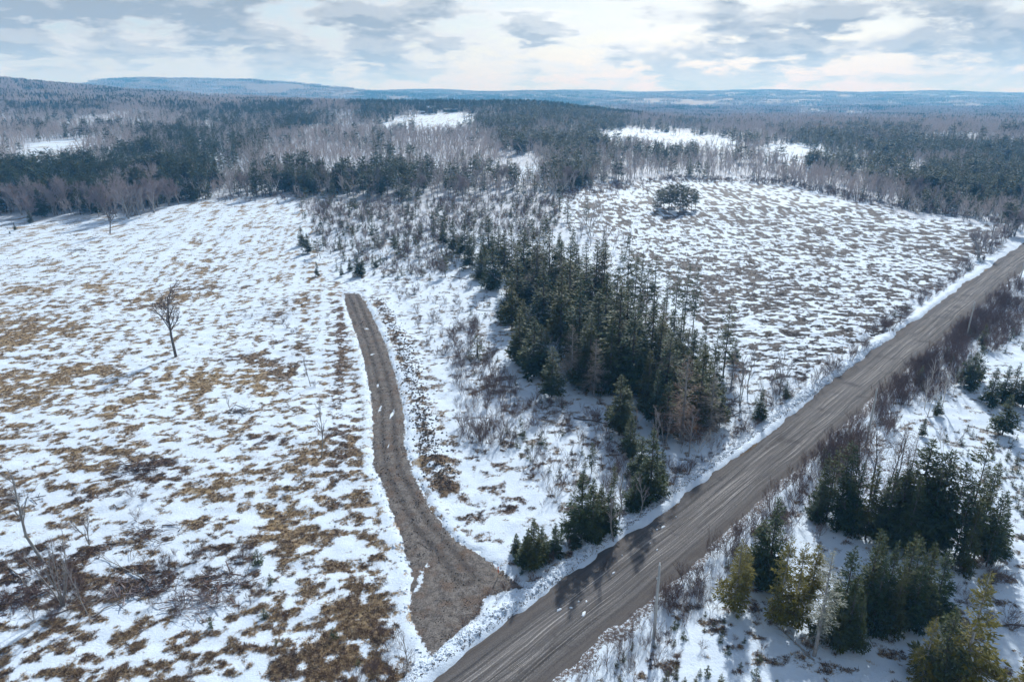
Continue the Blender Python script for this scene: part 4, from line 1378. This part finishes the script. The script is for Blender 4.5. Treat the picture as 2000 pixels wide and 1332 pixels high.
def region_name(px, py):
    if px < 420:
        return "in the dark belt behind the left field" if py < 410 else "at the left field edge"
    if px < 1090:
        return "in the open wood beyond the driveway end"
    if px < 1560:
        return "along the far edge of the right field"
    return "in the wood at the right end of the right field"


CON, BARE = build_forest()
NCI = max(0, min(120, 300 - INDIV.get("spruce", 0) - INDIV.get("thin_spruce", 0)))
NBI = 120
for A, n, kinds, nm, what in ((CON, NCI, ("spruce", "thin_spruce", "pine"), "forest_conifer", "dark green conifer"), (BARE, NBI, ("bare_tree", "thin_tree", "thin_tree", "birch"), "forest_bare_tree", "grey leafless tree")):
    for x, y, h in A[:n]:
        px, py = (float(v) for v in to_px(x, y, terrain(x, y)))
        reg = region_name(px, py)
        plant(random.choice(kinds), float(x), float(y), float(h), nm, f"{what} {reg}", f"{what}s {reg}")


def scatter_trees(name, A, protos, label, seed):
    r = np.random.default_rng(seed)
    n = len(A)
    s = A[:, 2] / 10.0
    w = s * r.uniform(.85, 1.15, n)
    z = ground_many(A[:, 0], A[:, 1]) - .1
    scatter_object(name, np.column_stack([A[:, 0], A[:, 1], z]), np.column_stack([w, w, s]),
                   np.column_stack([r.normal(0, .03, n), r.normal(0, .03, n), r.random(n) * 6.28]), r.integers(0, len(protos), n), protos, label, "forest")


scatter_trees("conifer_forest", CON[NCI:], MID_CON, "mass of dark green conifers beyond the fields", 1)
scatter_trees("bare_forest", BARE[NBI:], MID_BARE, "mass of grey mauve leafless trees beyond the fields", 2)


def tiny_conifer(r, x, y, h):
    w = h * r.uniform(.13, .2)
    parts = []
    n = 16
    t = r.random(n) * .85 + .08
    ph = r.random(n) * 6.28
    L = w * (1 - t) ** .7 * r.uniform(.8, 1.4, n)
    P = np.column_stack([np.full(n, x), np.full(n, y), t * h])
    d = unit(np.column_stack([np.cos(ph), np.sin(ph), r.normal(.1, .3, n)]))
    sd_ = unit(np.cross(d, r.normal(0, 1, (n, 3))) + np.array([0, 0, .8]))
    v, f = diamonds(P - d * (L * .3)[:, None], d, L * 1.5, np.full(n, h * .17), sd_)
    top, tf = diamonds(np.array([[x, y, h * .5], [x, y, h * .5]]), np.array([[0, 0, 1.], [0, 0, 1.]]), np.array([h * .5] * 2), np.array([w * .7] * 2), np.array([[1., 0, 0], [0, 1., 0]]))
    V, F = join([(v, f), (top, tf)])
    return V, F, np.repeat(np.clip(r.normal(.45, .25), 0, 1), len(V))


def tiny_bare(r, x, y, h):
    n = 14
    t = r.uniform(.15, .7, n)
    ph = r.random(n) * 6.28
    P = np.column_stack([np.full(n, x), np.full(n, y), t * h])
    d = unit(np.column_stack([np.cos(ph) * .5, np.sin(ph) * .5, np.ones(n)]))
    L = h * r.uniform(.25, .45, n)
    sd_ = unit(np.cross(d, r.normal(0, 1, (n, 3))))
    v, f = diamonds(P, d, L, np.full(n, h * .045), sd_)
    tr, tf = diamonds(np.array([[x, y, 0]]), np.array([[0, 0, 1.]]), np.array([h * .95]), np.array([h * .03]), np.array([[1., 0, 0]]))
    V, F = join([(v, f), (tr, tf)])
    return V, F, np.zeros(len(V))


def patch(seed, size, n, con, hs):
    r = np.random.default_rng(seed)
    parts = []
    for i in range(n):
        x, y = r.uniform(-.5, .5, 2) * size * 1.15
        h = r.uniform(.65, 1.2) * hs
        c = r.random() < con
        V, F, t = (tiny_conifer if c else tiny_bare)(r, x, y, h)
        parts.append((V, F, 0 if c else 1, t))
    return joined_proto("x", parts, [M_SPRUCE, M_FARBARE])


def build_far():
    pro = [patch(800 + i, 30, 46, c, 11) for i, c in enumerate((.06, .1, .3, .5, .85, .95))]
    pro2 = [patch(820 + i, 80, 90, c, 12) for i, c in enumerate((.06, .12, .3, .5, .85, .95))]
    for nm, (y0, y1, sp, seed), pp, lab in (("hillside_forest", (1045, 2500, 27, 3), pro, "far forest of conifers and leafless trees on the rising land"), ("distant_forest", (2500, 7000, 68, 4), pro2, "distant forest over the valley and blue ridges")):
        x, y = forest_points(y0, y1, sp, 700 + seed)
        cov, con, px, py = classify(x, y)
        r = np.random.default_rng(60 + seed)
        keep = (r.random(x.size) < cov) & (px > -80) & (px < 2080) & (py > 120)
        if seed == 4:
            clear = fbm(x / 320.0, y / 420.0, 171, 3) > .70
            keep &= ~clear
        x, y, con = x[keep], y[keep], con[keep]
        cc = np.clip(con + r.normal(0, .12, x.size), 0, .999)
        lv = np.array([.06, .1, .3, .5, .85, .95])
        idx = np.abs(cc[:, None] - lv[None]).argmin(1)
        n = x.size
        s = r.uniform(.85, 1.15, n)
        scatter_object(nm, np.column_stack([x, y, terrain(x, y) - 1.0]), np.column_stack([s, s, s]), np.column_stack([np.zeros(n), np.zeros(n), r.random(n) * 6.28]), idx, pp, lab, "forest")
        print(nm, n)


build_far()

# ------------------------------------------------------------------ dead grass tufts
def grass_mat():
    m, nt, bs, out = mat("dead_grass_blades")
    oi = N(nt, "ShaderNodeObjectInfo")
    cr = N(nt, "ShaderNodeValToRGB")
    el = cr.color_ramp.elements
    el[0].position = 0; el[0].color = (.54, .42, .25, 1)
    el[1].position = 1; el[1].color = (.085, .05, .04, 1)
    e = el.new(.4); e.color = (.42, .30, .17, 1)
    e = el.new(.7); e.color = (.16, .09, .06, 1)
    nt.links.new(oi.outputs["Random"], cr.inputs[0])
    nt.links.new(cr.outputs[0], bs.inputs["Base Color"])
    bs.inputs["Roughness"].default_value = .8
    return m


def build_grass():
    mg = grass_mat()
    md_, nt, bs, out = mat("dark_brush_blades")
    bs.inputs["Base Color"].default_value = (.075, .05, .042, 1)
    bs.inputs["Roughness"].default_value = .85
    protos = []
    for i in range(6):
        r = np.random.default_rng(600 + i)
        n = 18
        ph = r.random(n) * 6.28
        tl = r.uniform(.5, 1.35, n)
        P = np.column_stack([r.normal(0, .10, n), r.normal(0, .10, n), np.full(n, -.02)])
        d = unit(np.column_stack([np.cos(ph) * np.sin(tl), np.sin(ph) * np.sin(tl), np.cos(tl)]))
        ln = r.uniform(.25, .6, n)
        v, f = diamonds(P, d, ln, np.full(n, .055), unit(np.cross(d, r.normal(0, 1, (n, 3)))))
        protos.append(joined_proto("x", [(v, f, 0, None)], [mg if i < 4 else md_]))
    r = np.random.default_rng(610)
    n = 1200000
    y = 44 + (330 - 44) * r.random(n) ** 1.5
    x = (r.random(n) - .5) * 2 * (y * .78 + 12)
    px, py = to_px(x, y, 0 * x)
    D, T, lf, rf, fo = density(x, y, terrain(x, y))
    nn = np.where(rf, fbm(x / 2.0 + .8 * fbm(x / 7., y / 7., 83, 2), y / 1.1, 82, 4, .7), .75 * fbm(x / 1.3, y / 1.0, 81, 3, .65) + .25 * fbm(x / 3.4, y / 2.6, 86, 2))
    nn = np.clip((nn - .5) / .34 + .5, 0, 1)
    g = .5 + (nn - (1 - D)) * 1.1
    u, v = road_uv(x, y)
    ok = (g > .40) & (np.abs(v) > RW / 2 + 2.4) & (drive_sdf(x, y) < -1.3) & ((r.random(n) < np.clip((g - .38) * 2.2, 0, .55)))
    ok &= (px > -60) & (px < 2060) & ((lf | rf) | (y < 240))
    x, y, T, rf = x[ok], y[ok], T[ok], rf[ok]
    if len(x) > 150000:
        s = r.permutation(len(x))[:150000]; x, y, T, rf = x[s], y[s], T[s], rf[s]
    n = len(x)
    idx = np.where(r.random(n) < np.clip(T * .75, 0, 1), r.integers(4, 6, n), r.integers(0, 4, n))
    s = r.uniform(.32, .78, n)
    scatter_object("dead_grass", np.column_stack([x, y, ground_many(x, y) - .02]), np.column_stack([s, s, s * r.uniform(.5, .9, n)]),
                   np.column_stack([np.zeros(n), np.zeros(n), r.random(n) * 6.28]), idx, protos, "straw and red brown grass tufts poking through the snow", "grass")
    print("tufts", n)


build_grass()

# ------------------------------------------------------------------ loose stones and thrown snow
def chunk(seed, mt):
    r = np.random.default_rng(seed)
    V, F = lump(seed, .5, .5 * r.uniform(.6, 1), .5, 7, 3)
    V = V * r.uniform(.8, 1.2, V.shape)
    return joined_proto("x", [(V, np.concatenate([F[:, [0, 1, 2]], F[:, [0, 2, 3]]]), 0, None)], [mt])


def lump(seed, sx, sy, sz, nu=14, nv=7):
    r = np.random.default_rng(seed)
    V, F = [], []
    for i in range(nv + 1):
        t = i / nv * math.pi / 2
        for j in range(nu):
            p = j / nu * 2 * math.pi
            k = 1 + .28 * math.sin(2 * p + seed) + .15 * math.sin(5 * p + seed * 2) + r.normal(0, .05)
            V.append((math.cos(t) * math.cos(p) * sx * k, math.cos(t) * math.sin(p) * sy * k, math.sin(t) * sz))
    for i in range(nv):
        for j in range(nu):
            a = i * nu + j; b = i * nu + (j + 1) % nu
            F.append((a, b, b + nu, a + nu))
    return np.array(V), np.array(F)


def build_loose():
    ms, nt, bs, out = mat("loose_stone")
    oi = N(nt, "ShaderNodeObjectInfo")
    nt.links.new(MIX(nt, oi.outputs["Random"], (.04, .032, .028), (.30, .25, .21)), bs.inputs["Base Color"])
    bs.inputs["Roughness"].default_value = .9
    r = np.random.default_rng(650)
    n = 90000
    x = r.uniform(DRIVE[:, 0].min(), DRIVE[:, 0].max(), n); y = r.uniform(DRIVE[:, 1].min(), DRIVE[:, 1].max(), n)
    sdf = drive_sdf(x, y)
    k = (sdf > .1) & (r.random(n) < .3 + .5 * (fbm(x / 1.5, y / 1.5, 97, 3) > .5))
    x, y = x[k], y[k]
    # clods on the dug bank and gravel thrown on the snow beside the road
    nb = 1700
    i = r.integers(0, len(BANK) - 1, nb); t = r.random(nb)[:, None]
    b = BANK[i] * (1 - t) + BANK[i + 1] * t + r.normal(0, 1.2, (nb, 2))
    uu = r.uniform(0, 170, 16000); vv = -(RW / 2 + .2 + np.abs(r.normal(0, 1.1, 16000)))
    rx = RC + uu * RDX + vv * RNX; ry = uu * RDY + vv * RNY
    z = np.concatenate([terrain(x, y) - .06, ground_many(b[:, 0], b[:, 1]), ground_many(rx, ry)])
    s = np.concatenate([r.uniform(.06, .17, len(x)), r.uniform(.10, .42, nb), r.uniform(.04, .13, 16000)])
    x = np.concatenate([x, b[:, 0], rx]); y = np.concatenate([y, b[:, 1], ry])
    n = len(x)
    scatter_object("loose_gravel", np.column_stack([x, y, z - .02]), np.column_stack([s, s, s]), np.column_stack([np.zeros(n), np.zeros(n), r.random(n) * 6.28]), r.integers(0, 4, n), [chunk(660 + i, ms) for i in range(4)],
                   "loose stones and clods on the driveway and its bank", "gravel")
    msn, nt, bs, out = mat("thrown_snow")
    bs.inputs["Base Color"].default_value = (.74, .82, .91, 1); bs.inputs["Roughness"].default_value = .8
    n = 6000
    u = r.uniform(-10, 190, n); v = -(RW / 2 + .6 + np.abs(r.normal(0, .95, n)))
    x = RC + u * RDX + v * RNX; y = u * RDY + v * RNY
    q = r.integers(0, len(DRIVE), 700); t = r.random(700)[:, None]
    e = DRIVE[q] * (1 - t) + DRIVE[(q + 1) % len(DRIVE)] * t + r.normal(0, .5, (700, 2))
    k = poly_sdf(e[:, 0], e[:, 1], DRIVE) < -.1
    x = np.concatenate([x, e[k, 0]]); y = np.concatenate([y, e[k, 1]])
    n = len(x)
    s = r.uniform(.12, .5, n) * r.uniform(.5, 1, n)
    scatter_object("snow_chunks", np.column_stack([x, y, ground_many(x, y) - .04]), np.column_stack([s, s, s * .8]), np.column_stack([np.zeros(n), np.zeros(n), r.random(n) * 6.28]), r.integers(0, 4, n), [chunk(670 + i, msn) for i in range(4)],
                   "ploughed snow chunks along the road bank and driveway edges", "snow")
    print("loose", n)


build_loose()

# ------------------------------------------------------------------ utility poles
def paint(name, col, rough=.6):
    m, nt, bs, out = mat(name)
    g = N(nt, "ShaderNodeTexCoord")
    n = NOISE(nt, g.outputs["Object"], 4.0, 5)
    nt.links.new(MIX(nt, n, tuple(c * .8 for c in col), tuple(min(1, c * 1.15) for c in col)), bs.inputs["Base Color"])
    bs.inputs["Roughness"].default_value = rough
    return m


M_POLE = paint("weathered_pole_wood", (.42, .41, .39), .8)
M_METAL = paint("dull_galvanised_metal", (.45, .47, .48), .5)
M_PORC = paint("grey_porcelain", (.62, .63, .62), .35)


def cyl(c0, c1, r0, r1, k=10):
    v, f = prisms([c0], [c1], [r0], [r1], k)
    n = len(v)
    cap0 = np.array([[0, j + 1, j] for j in range(1, k - 1)]); cap1 = np.array([[k, k + j, k + j + 1] for j in range(1, k - 1)])
    return v, np.concatenate([f, cap0, cap1])


POLES = [((1277, 1242), 1094, "weathered utility pole nearest the camera below the road"), ((1691, 872), 757, "utility pole behind the rusty larches at the middle of the road"),
         ((1886, 662), 586, "utility pole in the roadside brush near the right edge"), ((1988, 562), 496, "utility pole at the right picture edge beyond the bend of brush"), ((1961, 446), 424, "small far utility pole where the right field meets the road")]
pm = {}
pm["shaft"] = new_mesh("pole_shaft", *cyl((0, 0, 0), (0, 0, 9.0), .17, .11, 12), [M_POLE], smooth=True)
v1 = [cyl((0, 0, 9.0), (0, 0, 9.12), .05, .04, 8), cyl((0, 0, 9.12), (0, 0, 9.2), .07, .07, 8), cyl((0, 0, 9.2), (0, 0, 9.3), .05, .06, 8)]
pm["insulator"] = new_mesh("pole_insulator", *join(v1), [M_PORC], smooth=True)
pm["bracket"] = new_mesh("pole_bracket", *join([cyl((.1, 0, 7.6), (.55, 0, 7.75), .03, .03, 6), cyl((.55, 0, 7.75), (.55, 0, 7.95), .05, .04, 8)]), [M_METAL], smooth=True)
for (b, t, lab) in POLES:
    x, y = at(*b)
    h = height_for(x, y, t)
    e = bpy.data.objects.new("utility_pole", None); S.collection.objects.link(e)
    e.location = (x, y, GZ(x, y) - .1); e.scale = (1, 1, h / 9.2); e.rotation_euler = (0, .01, random.random() * 6)
    e["label"] = lab; e["category"] = "pole"; e["group"] = "utility poles along the road"
    for k, me in pm.items():
        link(k, me, e)

# orange survey stake in the driveway mouth
x, y = at(973, 1126)
m_or = paint("orange_tape", (.80, .13, .04))
e = link("survey_stake", None, None, (x, y, float(terrain(x, y)) - .05), label="orange topped survey stake in the driveway mouth", category="stake")
link("shaft", new_mesh("stake_shaft", *cyl((0, 0, 0), (0, 0, .75), .035, .03, 6), [paint("stake_wood", (.45, .34, .22))]), e)
link("flag", new_mesh("stake_flag", *cyl((0, 0, .55), (.02, 0, 1.35), .05, .045, 6), [m_or]), e)

# ------------------------------------------------------------------ snow lumps on the road, logs and slash
m_sn, nt, bs, out = mat("road_snow")
bs.inputs["Base Color"].default_value = (.74, .81, .88, 1); bs.inputs["Roughness"].default_value = .8


for i, (a, b, sx, lab) in enumerate([(1092, 1192, .5, "long snow lump"), (1115, 1188, .32, "small snow lump"), (1130, 1176, .22, "tiny snow lump"), (1145, 1176, .3, "rounded snow lump"), (1198, 1120, .34, "grey white snow lump"),
                                     (1283, 1075, .26, "snow lump by the lower rut"), (1295, 1030, .5, "flat bright snow lump"), (1283, 1035, .25, "snow crumb"), (1215, 1085, .18, "snow crumb near the upper rut"), (1320, 1010, .2, "small far snow lump"), (1140, 1200, .55, "faint dirty snow lump"), (1270, 1062, .22, "snow lump in mid road")]):
    x, y = at(a, b)
    V, F = lump(i + 3, sx * .62, sx * .36, .10)
    u, v = road_uv(x, y)
    zr = float(terrain(x, y)) + .02 + .10 * (1 - (float(v) / 3.9) ** 2)
    o = link("snow_lump", new_mesh("snow_lump", V, F, [m_sn], smooth=True), None, (x, y, zr - .02), label=f"{lab} on the gravel road, {ORD[i]} of the scattered lumps", category="snow lump", group="snow lumps on the gravel road")
    o.rotation_euler = (0, 0, math.atan2(RDY, RDX) + random.uniform(-.3, .3))

def log_between(p0, p1, r0, name, label, material, branches=6, seed=0, group=None):
    x0, y0 = at(*p0); x1, y1 = at(*p1)
    z0 = GZ(x0, y0) + r0 * .8; z1 = GZ(x1, y1) + r0 * .8 + .15
    r = np.random.default_rng(seed)
    n = 6
    t = np.linspace(0, 1, n + 1)[:, None]
    C = np.array([[0, 0, 0]]) * (1 - t) + np.array([[x1 - x0, y1 - y0, z1 - z0]]) * t
    C[1:-1] += r.normal(0, .06, (n - 1, 3))
    rad = r0 * (1 - .75 * t[:, 0])
    e = link(name, None, None, (x0, y0, z0), label=label, category="log")
    if group:
        e["group"] = group
    link("trunk", new_mesh("log_trunk", *prisms(C[:-1], C[1:], rad[:-1], rad[1:], 6), [material], smooth=True), e)
    if branches:
        L = np.linalg.norm(C[-1])
        q = r.uniform(.4, 1, branches)
        B = C[-1][None] * q[:, None]
        d = unit(C[-1][None] / L + r.normal(0, .55, (branches, 3)) + np.array([0, 0, .35]))
        ln = r.uniform(.6, 1.8, branches)
        link("branches", new_mesh("log_branches", *prisms(B, B + d * ln[:, None], np.full(branches, r0 * .3), np.full(branches, .008), 3), [material]), e)


log_between((300, 1142), (190, 1085), .09, "fallen_tree", "pale fallen sapling lying across the lower left slash", M_BARK_GREY, 14, 1)
log_between((180, 1205), (255, 1165), .10, "fallen_tree", "grey fallen stem right of the many stemmed tree", M_BARK_GREY, 10, 2)
log_between((90, 1205), (225, 1160), .08, "fallen_log", "thin pale log beside the many stemmed tree", M_BARK_GREY, 5, 3)
log_between((1900, 1222), (2010, 1224), .16, "fallen_log", "long dark fallen trunk on the snow at the right edge", M_BARK, 12, 4)
log_between((1590, 1290), (1510, 1220), .09, "fallen_tree", "pale fallen branchy tree at the foot of the dead grey spruce", M_BARK_GREY, 22, 5)
log_between((1120, 818), (1215, 835), .16, "fallen_log", "dark log on the snow left of the small spruces", M_BARK, 10, 6)
log_between((880, 540), (935, 552), .12, "fallen_log", "dark log at the far tip of the grove", M_BARK, 8, 7)
log_between((930, 605), (985, 612), .12, "fallen_log", "thin dark log by the driveway side of the grove", M_BARK, 8, 8)
log_between((1390, 825), (1445, 775), .14, "fallen_tree", "dark fallen conifer in the tangle by the road, upper one", M_BARK, 26, 9)
log_between((1375, 838), (1450, 805), .14, "fallen_tree", "dark fallen conifer in the tangle by the road, lower one", M_BARK, 26, 10)
log_between((1400, 790), (1340, 760), .12, "fallen_tree", "grey fallen conifer leaning out of the grove end", M_BARK_GREY, 22, 11)
log_between((20, 1110), (80, 1175), .09, "fallen_log", "pale fallen stem in the slash at the left edge", M_BARK_GREY, 10, 12)


def slash(px_, py_, rad, n, seed, label, material):
    x, y = at(px_, py_)
    r = np.random.default_rng(seed)
    P = np.column_stack([r.normal(0, rad * .55, n), r.normal(0, rad * .4, n), np.abs(r.normal(.12, .2, n))])
    d = unit(np.column_stack([r.normal(0, 1, n), r.normal(0, .6, n), r.normal(0, .25, n)]))
    ln = r.uniform(.5, 2.0, n)
    th = r.uniform(.012, .045, n)
    o = link("brush_pile", None, None, (x, y, GZ(x, y)), label=label, category="brush pile")
    k = n // 5
    link("logs", new_mesh("pile_logs", *prisms(P[:k], P[:k] + d[:k] * ln[:k, None], th[:k] * 2, th[:k] * 1.4, 5), [material]), o)
    link("twigs", new_mesh("pile_twigs", *prisms(P[k:], P[k:] + d[k:] * ln[k:, None], th[k:], th[k:] * .4, 3), [material]), o)


for i, (a, b, rd, n, lab, mm) in enumerate([(268, 918, 3.4, 420, "grey pile of cut branches in the lower left field", M_TWIG_DARK), (285, 1045, 3.2, 260, "low grey heap of cut branches below the fan shrub", M_TWIG_DARK), (45, 1170, 3.5, 380, "tangle of cut branches at the left edge", M_SHRUB),
                                            (390, 1180, 3.2, 320, "pale tangle of cut branches in the lower left slash", M_TWIG), (300, 1150, 2.6, 260, "dark tangle of roots and branches beside the fallen sapling", M_TWIG_DARK), (450, 1140, 2.6, 240, "dark branch heap right of the slash", M_SHRUB),
                                            (225, 1160, 2.2, 200, "grey branch heap by the fallen stem", M_TWIG), (150, 490, 3.0, 120, "dark low branch heap far up the left field", M_TWIG_DARK), (1420, 800, 4.0, 420, "dark tangle of uprooted branches beside the road", M_BARK), (1345, 655, 3.5, 220, "dark fallen branches under the thin spruces", M_BARK),
                                            (470, 805, 1.6, 120, "small dark brush heap in the left field", M_TWIG_DARK), (545, 615, 3.0, 160, "dark brush heap in the reddish patch of the left field", M_SHRUB), (20, 975, 3.2, 160, "flat grey branch heap left of the leaning trunk", M_TWIG_DARK)]):
    slash(a, b, rd, int(n * .6), 1000 + i, lab, mm)

# ------------------------------------------------------------------ far buildings
M_WHITE = paint("white_siding", (.72, .73, .74)); M_GREEN = paint("teal_green_siding", (.06, .24, .20)); M_ROOFS = paint("snowy_roof", (.80, .83, .88))
M_GLASS = paint("dark_window_glass", (.03, .04, .05), .2); M_DOOR = paint("brown_door", (.16, .09, .05)); M_BLUE = paint("pale_blue_siding", (.42, .52, .60)); M_BRICK = paint("chimney_brick", (.25, .12, .09))


def box(x0, x1, y0, y1, z0, z1):
    V = np.array([(x, y, z) for z in (z0, z1) for y in (y0, y1) for x in (x0, x1)], float)
    F = np.array([(0, 1, 3), (0, 3, 2), (4, 6, 7), (4, 7, 5), (0, 4, 5), (0, 5, 1), (2, 3, 7), (2, 7, 6), (0, 2, 6), (0, 6, 4), (1, 5, 7), (1, 7, 3)])[:, ::-1]
    return V, F


def house(px_, py_, w, d, h, rh, label, name="house", wall=None, roof=None, nwin=3, chimney=True, rz=0.0, group=None):
    x, y = at(px_, py_)
    e = link(name, None, None, (x, y, float(terrain(x, y)) - .1), label=label, category="house" if name == "house" else "building")
    e.rotation_euler = (0, 0, rz)
    if group:
        e["group"] = group
    wall = wall or M_WHITE; roof = roof or M_ROOFS
    V, F = box(-w / 2, w / 2, -d / 2, d / 2, 0, h)
    g = np.array([(-w / 2, -d / 2, h), (-w / 2, d / 2, h), (-w / 2, 0, h + rh), (w / 2, -d / 2, h), (w / 2, d / 2, h), (w / 2, 0, h + rh)])
    gf = np.array([(0, 2, 1), (3, 4, 5)])
    link("wall", new_mesh("house_wall", *join([(V, F), (g, gf)]), [wall]), e)
    o = .45; th = .22
    rv = []
    for s in (-1, 1):
        a = np.array([(-w / 2 - o, s * (d / 2 + o), h - o * rh / (d / 2)), (w / 2 + o, s * (d / 2 + o), h - o * rh / (d / 2)), (w / 2 + o, 0, h + rh), (-w / 2 - o, 0, h + rh)])
        b = a + np.array([0, 0, th])
        Vv = np.concatenate([a + np.array([0, 0, .02]), b])
        Ff = np.array([(0, 1, 2), (0, 2, 3), (4, 6, 5), (4, 7, 6), (0, 4, 5), (0, 5, 1), (0, 3, 7), (0, 7, 4), (1, 5, 6), (1, 6, 2)])
        rv.append((Vv, Ff))
    ro = link("roof", new_mesh("house_roof", *join(rv), [roof]), e)
    if chimney:
        link("chimney", new_mesh("house_chimney", *box(w * .2, w * .2 + .7, -.35, .35, h + rh * .5, h + rh + 1.1), [M_BRICK]), ro)
    wm = new_mesh("house_window", *box(-.55, .55, -.06, .06, 0, 1.3), [M_GLASS])
    for i in range(nwin):
        t = (i + .5) / nwin - .5
        if abs(t) < .1 and nwin > 2:
            dm = link("door", new_mesh("house_door", *box(-.5, .5, -.06, .06, 0, 2.1), [M_DOOR]), e)
            dm.location = (t * w, -d / 2 - .03, .1)
            continue
        wo = link("window", wm, e); wo.location = (t * w * .92, -d / 2 - .03, 1.0)
    if h > 4.5:
        for i in range(nwin):
            wo = link("window", wm, e); wo.location = (((i + .5) / nwin - .5) * w * .92, -d / 2 - .03, 3.6)


house(842, 220, 11, 8, 5.2, 2.8, "white farmhouse with snowy roof on the distant snow field", wall=M_BLUE, nwin=4, rz=.2)
house(880, 219, 19, 7, 3.0, 1.6, "long green building beside the farmhouse on the distant snow field", "long_building", wall=M_GREEN, nwin=7, chimney=False)
house(826, 223, 5, 4, 2.4, 1.2, "small shed left of the farmhouse on the distant snow field", "shed", wall=M_DOOR, nwin=1, chimney=False)
vill = [(1462, 231), (1484, 231), (1565, 222), (1580, 221), (1598, 225), (1612, 222), (1622, 219), (1648, 222), (1662, 224), (1676, 223), (1690, 224), (1655, 226)]
for i, (a, b) in enumerate(vill):
    house(a, b, random.uniform(11, 16), 9, 4.0, 2.6, f"tiny white house in the far valley, {ORD[i]} of the snowy hamlet from the left", wall=M_WHITE, nwin=3, rz=random.uniform(-.4, .4), group="houses of the far hamlet")

# ------------------------------------------------------------------ air
def haze():
    V, F = box(-9000, 9000, -200, 9800, -12, 235)
    m = bpy.data.materials.new("winter_air")
    m.use_nodes = True
    nt = m.node_tree
    nt.nodes.clear()
    out = N(nt, "ShaderNodeOutputMaterial")
    pv = N(nt, "ShaderNodeVolumePrincipled")
    pv.inputs["Color"].default_value = (.16, .52, 1.0, 1)
    pv.inputs["Absorption Color"].default_value = (1, 1, 1, 1)
    pv.inputs["Density"].default_value = .00022
    pv.inputs["Anisotropy"].default_value = .1
    nt.links.new(pv.outputs[0], out.inputs["Volume"])
    link("haze", new_mesh("haze", V, F, [m]), kind="stuff", label="thin blue winter haze over the whole landscape")


haze()
# things of a small shared set are told apart by their order in view
_by = {}
for o in S.objects:
    if o.parent is None and "category" in o and "label" in o and o.get("kind") != "stuff":
        _by.setdefault(o["label"], []).append(o)
for lab, L in _by.items():
    if 2 <= len(L) <= 20 and len(lab.split()) <= 12:
        L.sort(key=lambda o: float(to_px(o.location.x, o.location.y, o.location.z)[0]))
        for i, o in enumerate(L):
            o["label"] = f"{lab}, {ORD[i]} from the left"
print("triangles", sum(len(m.loops) - 2 * len(m.polygons) for m in bpy.data.meshes))
print("individuals", INDIV, "objects", len(S.objects))
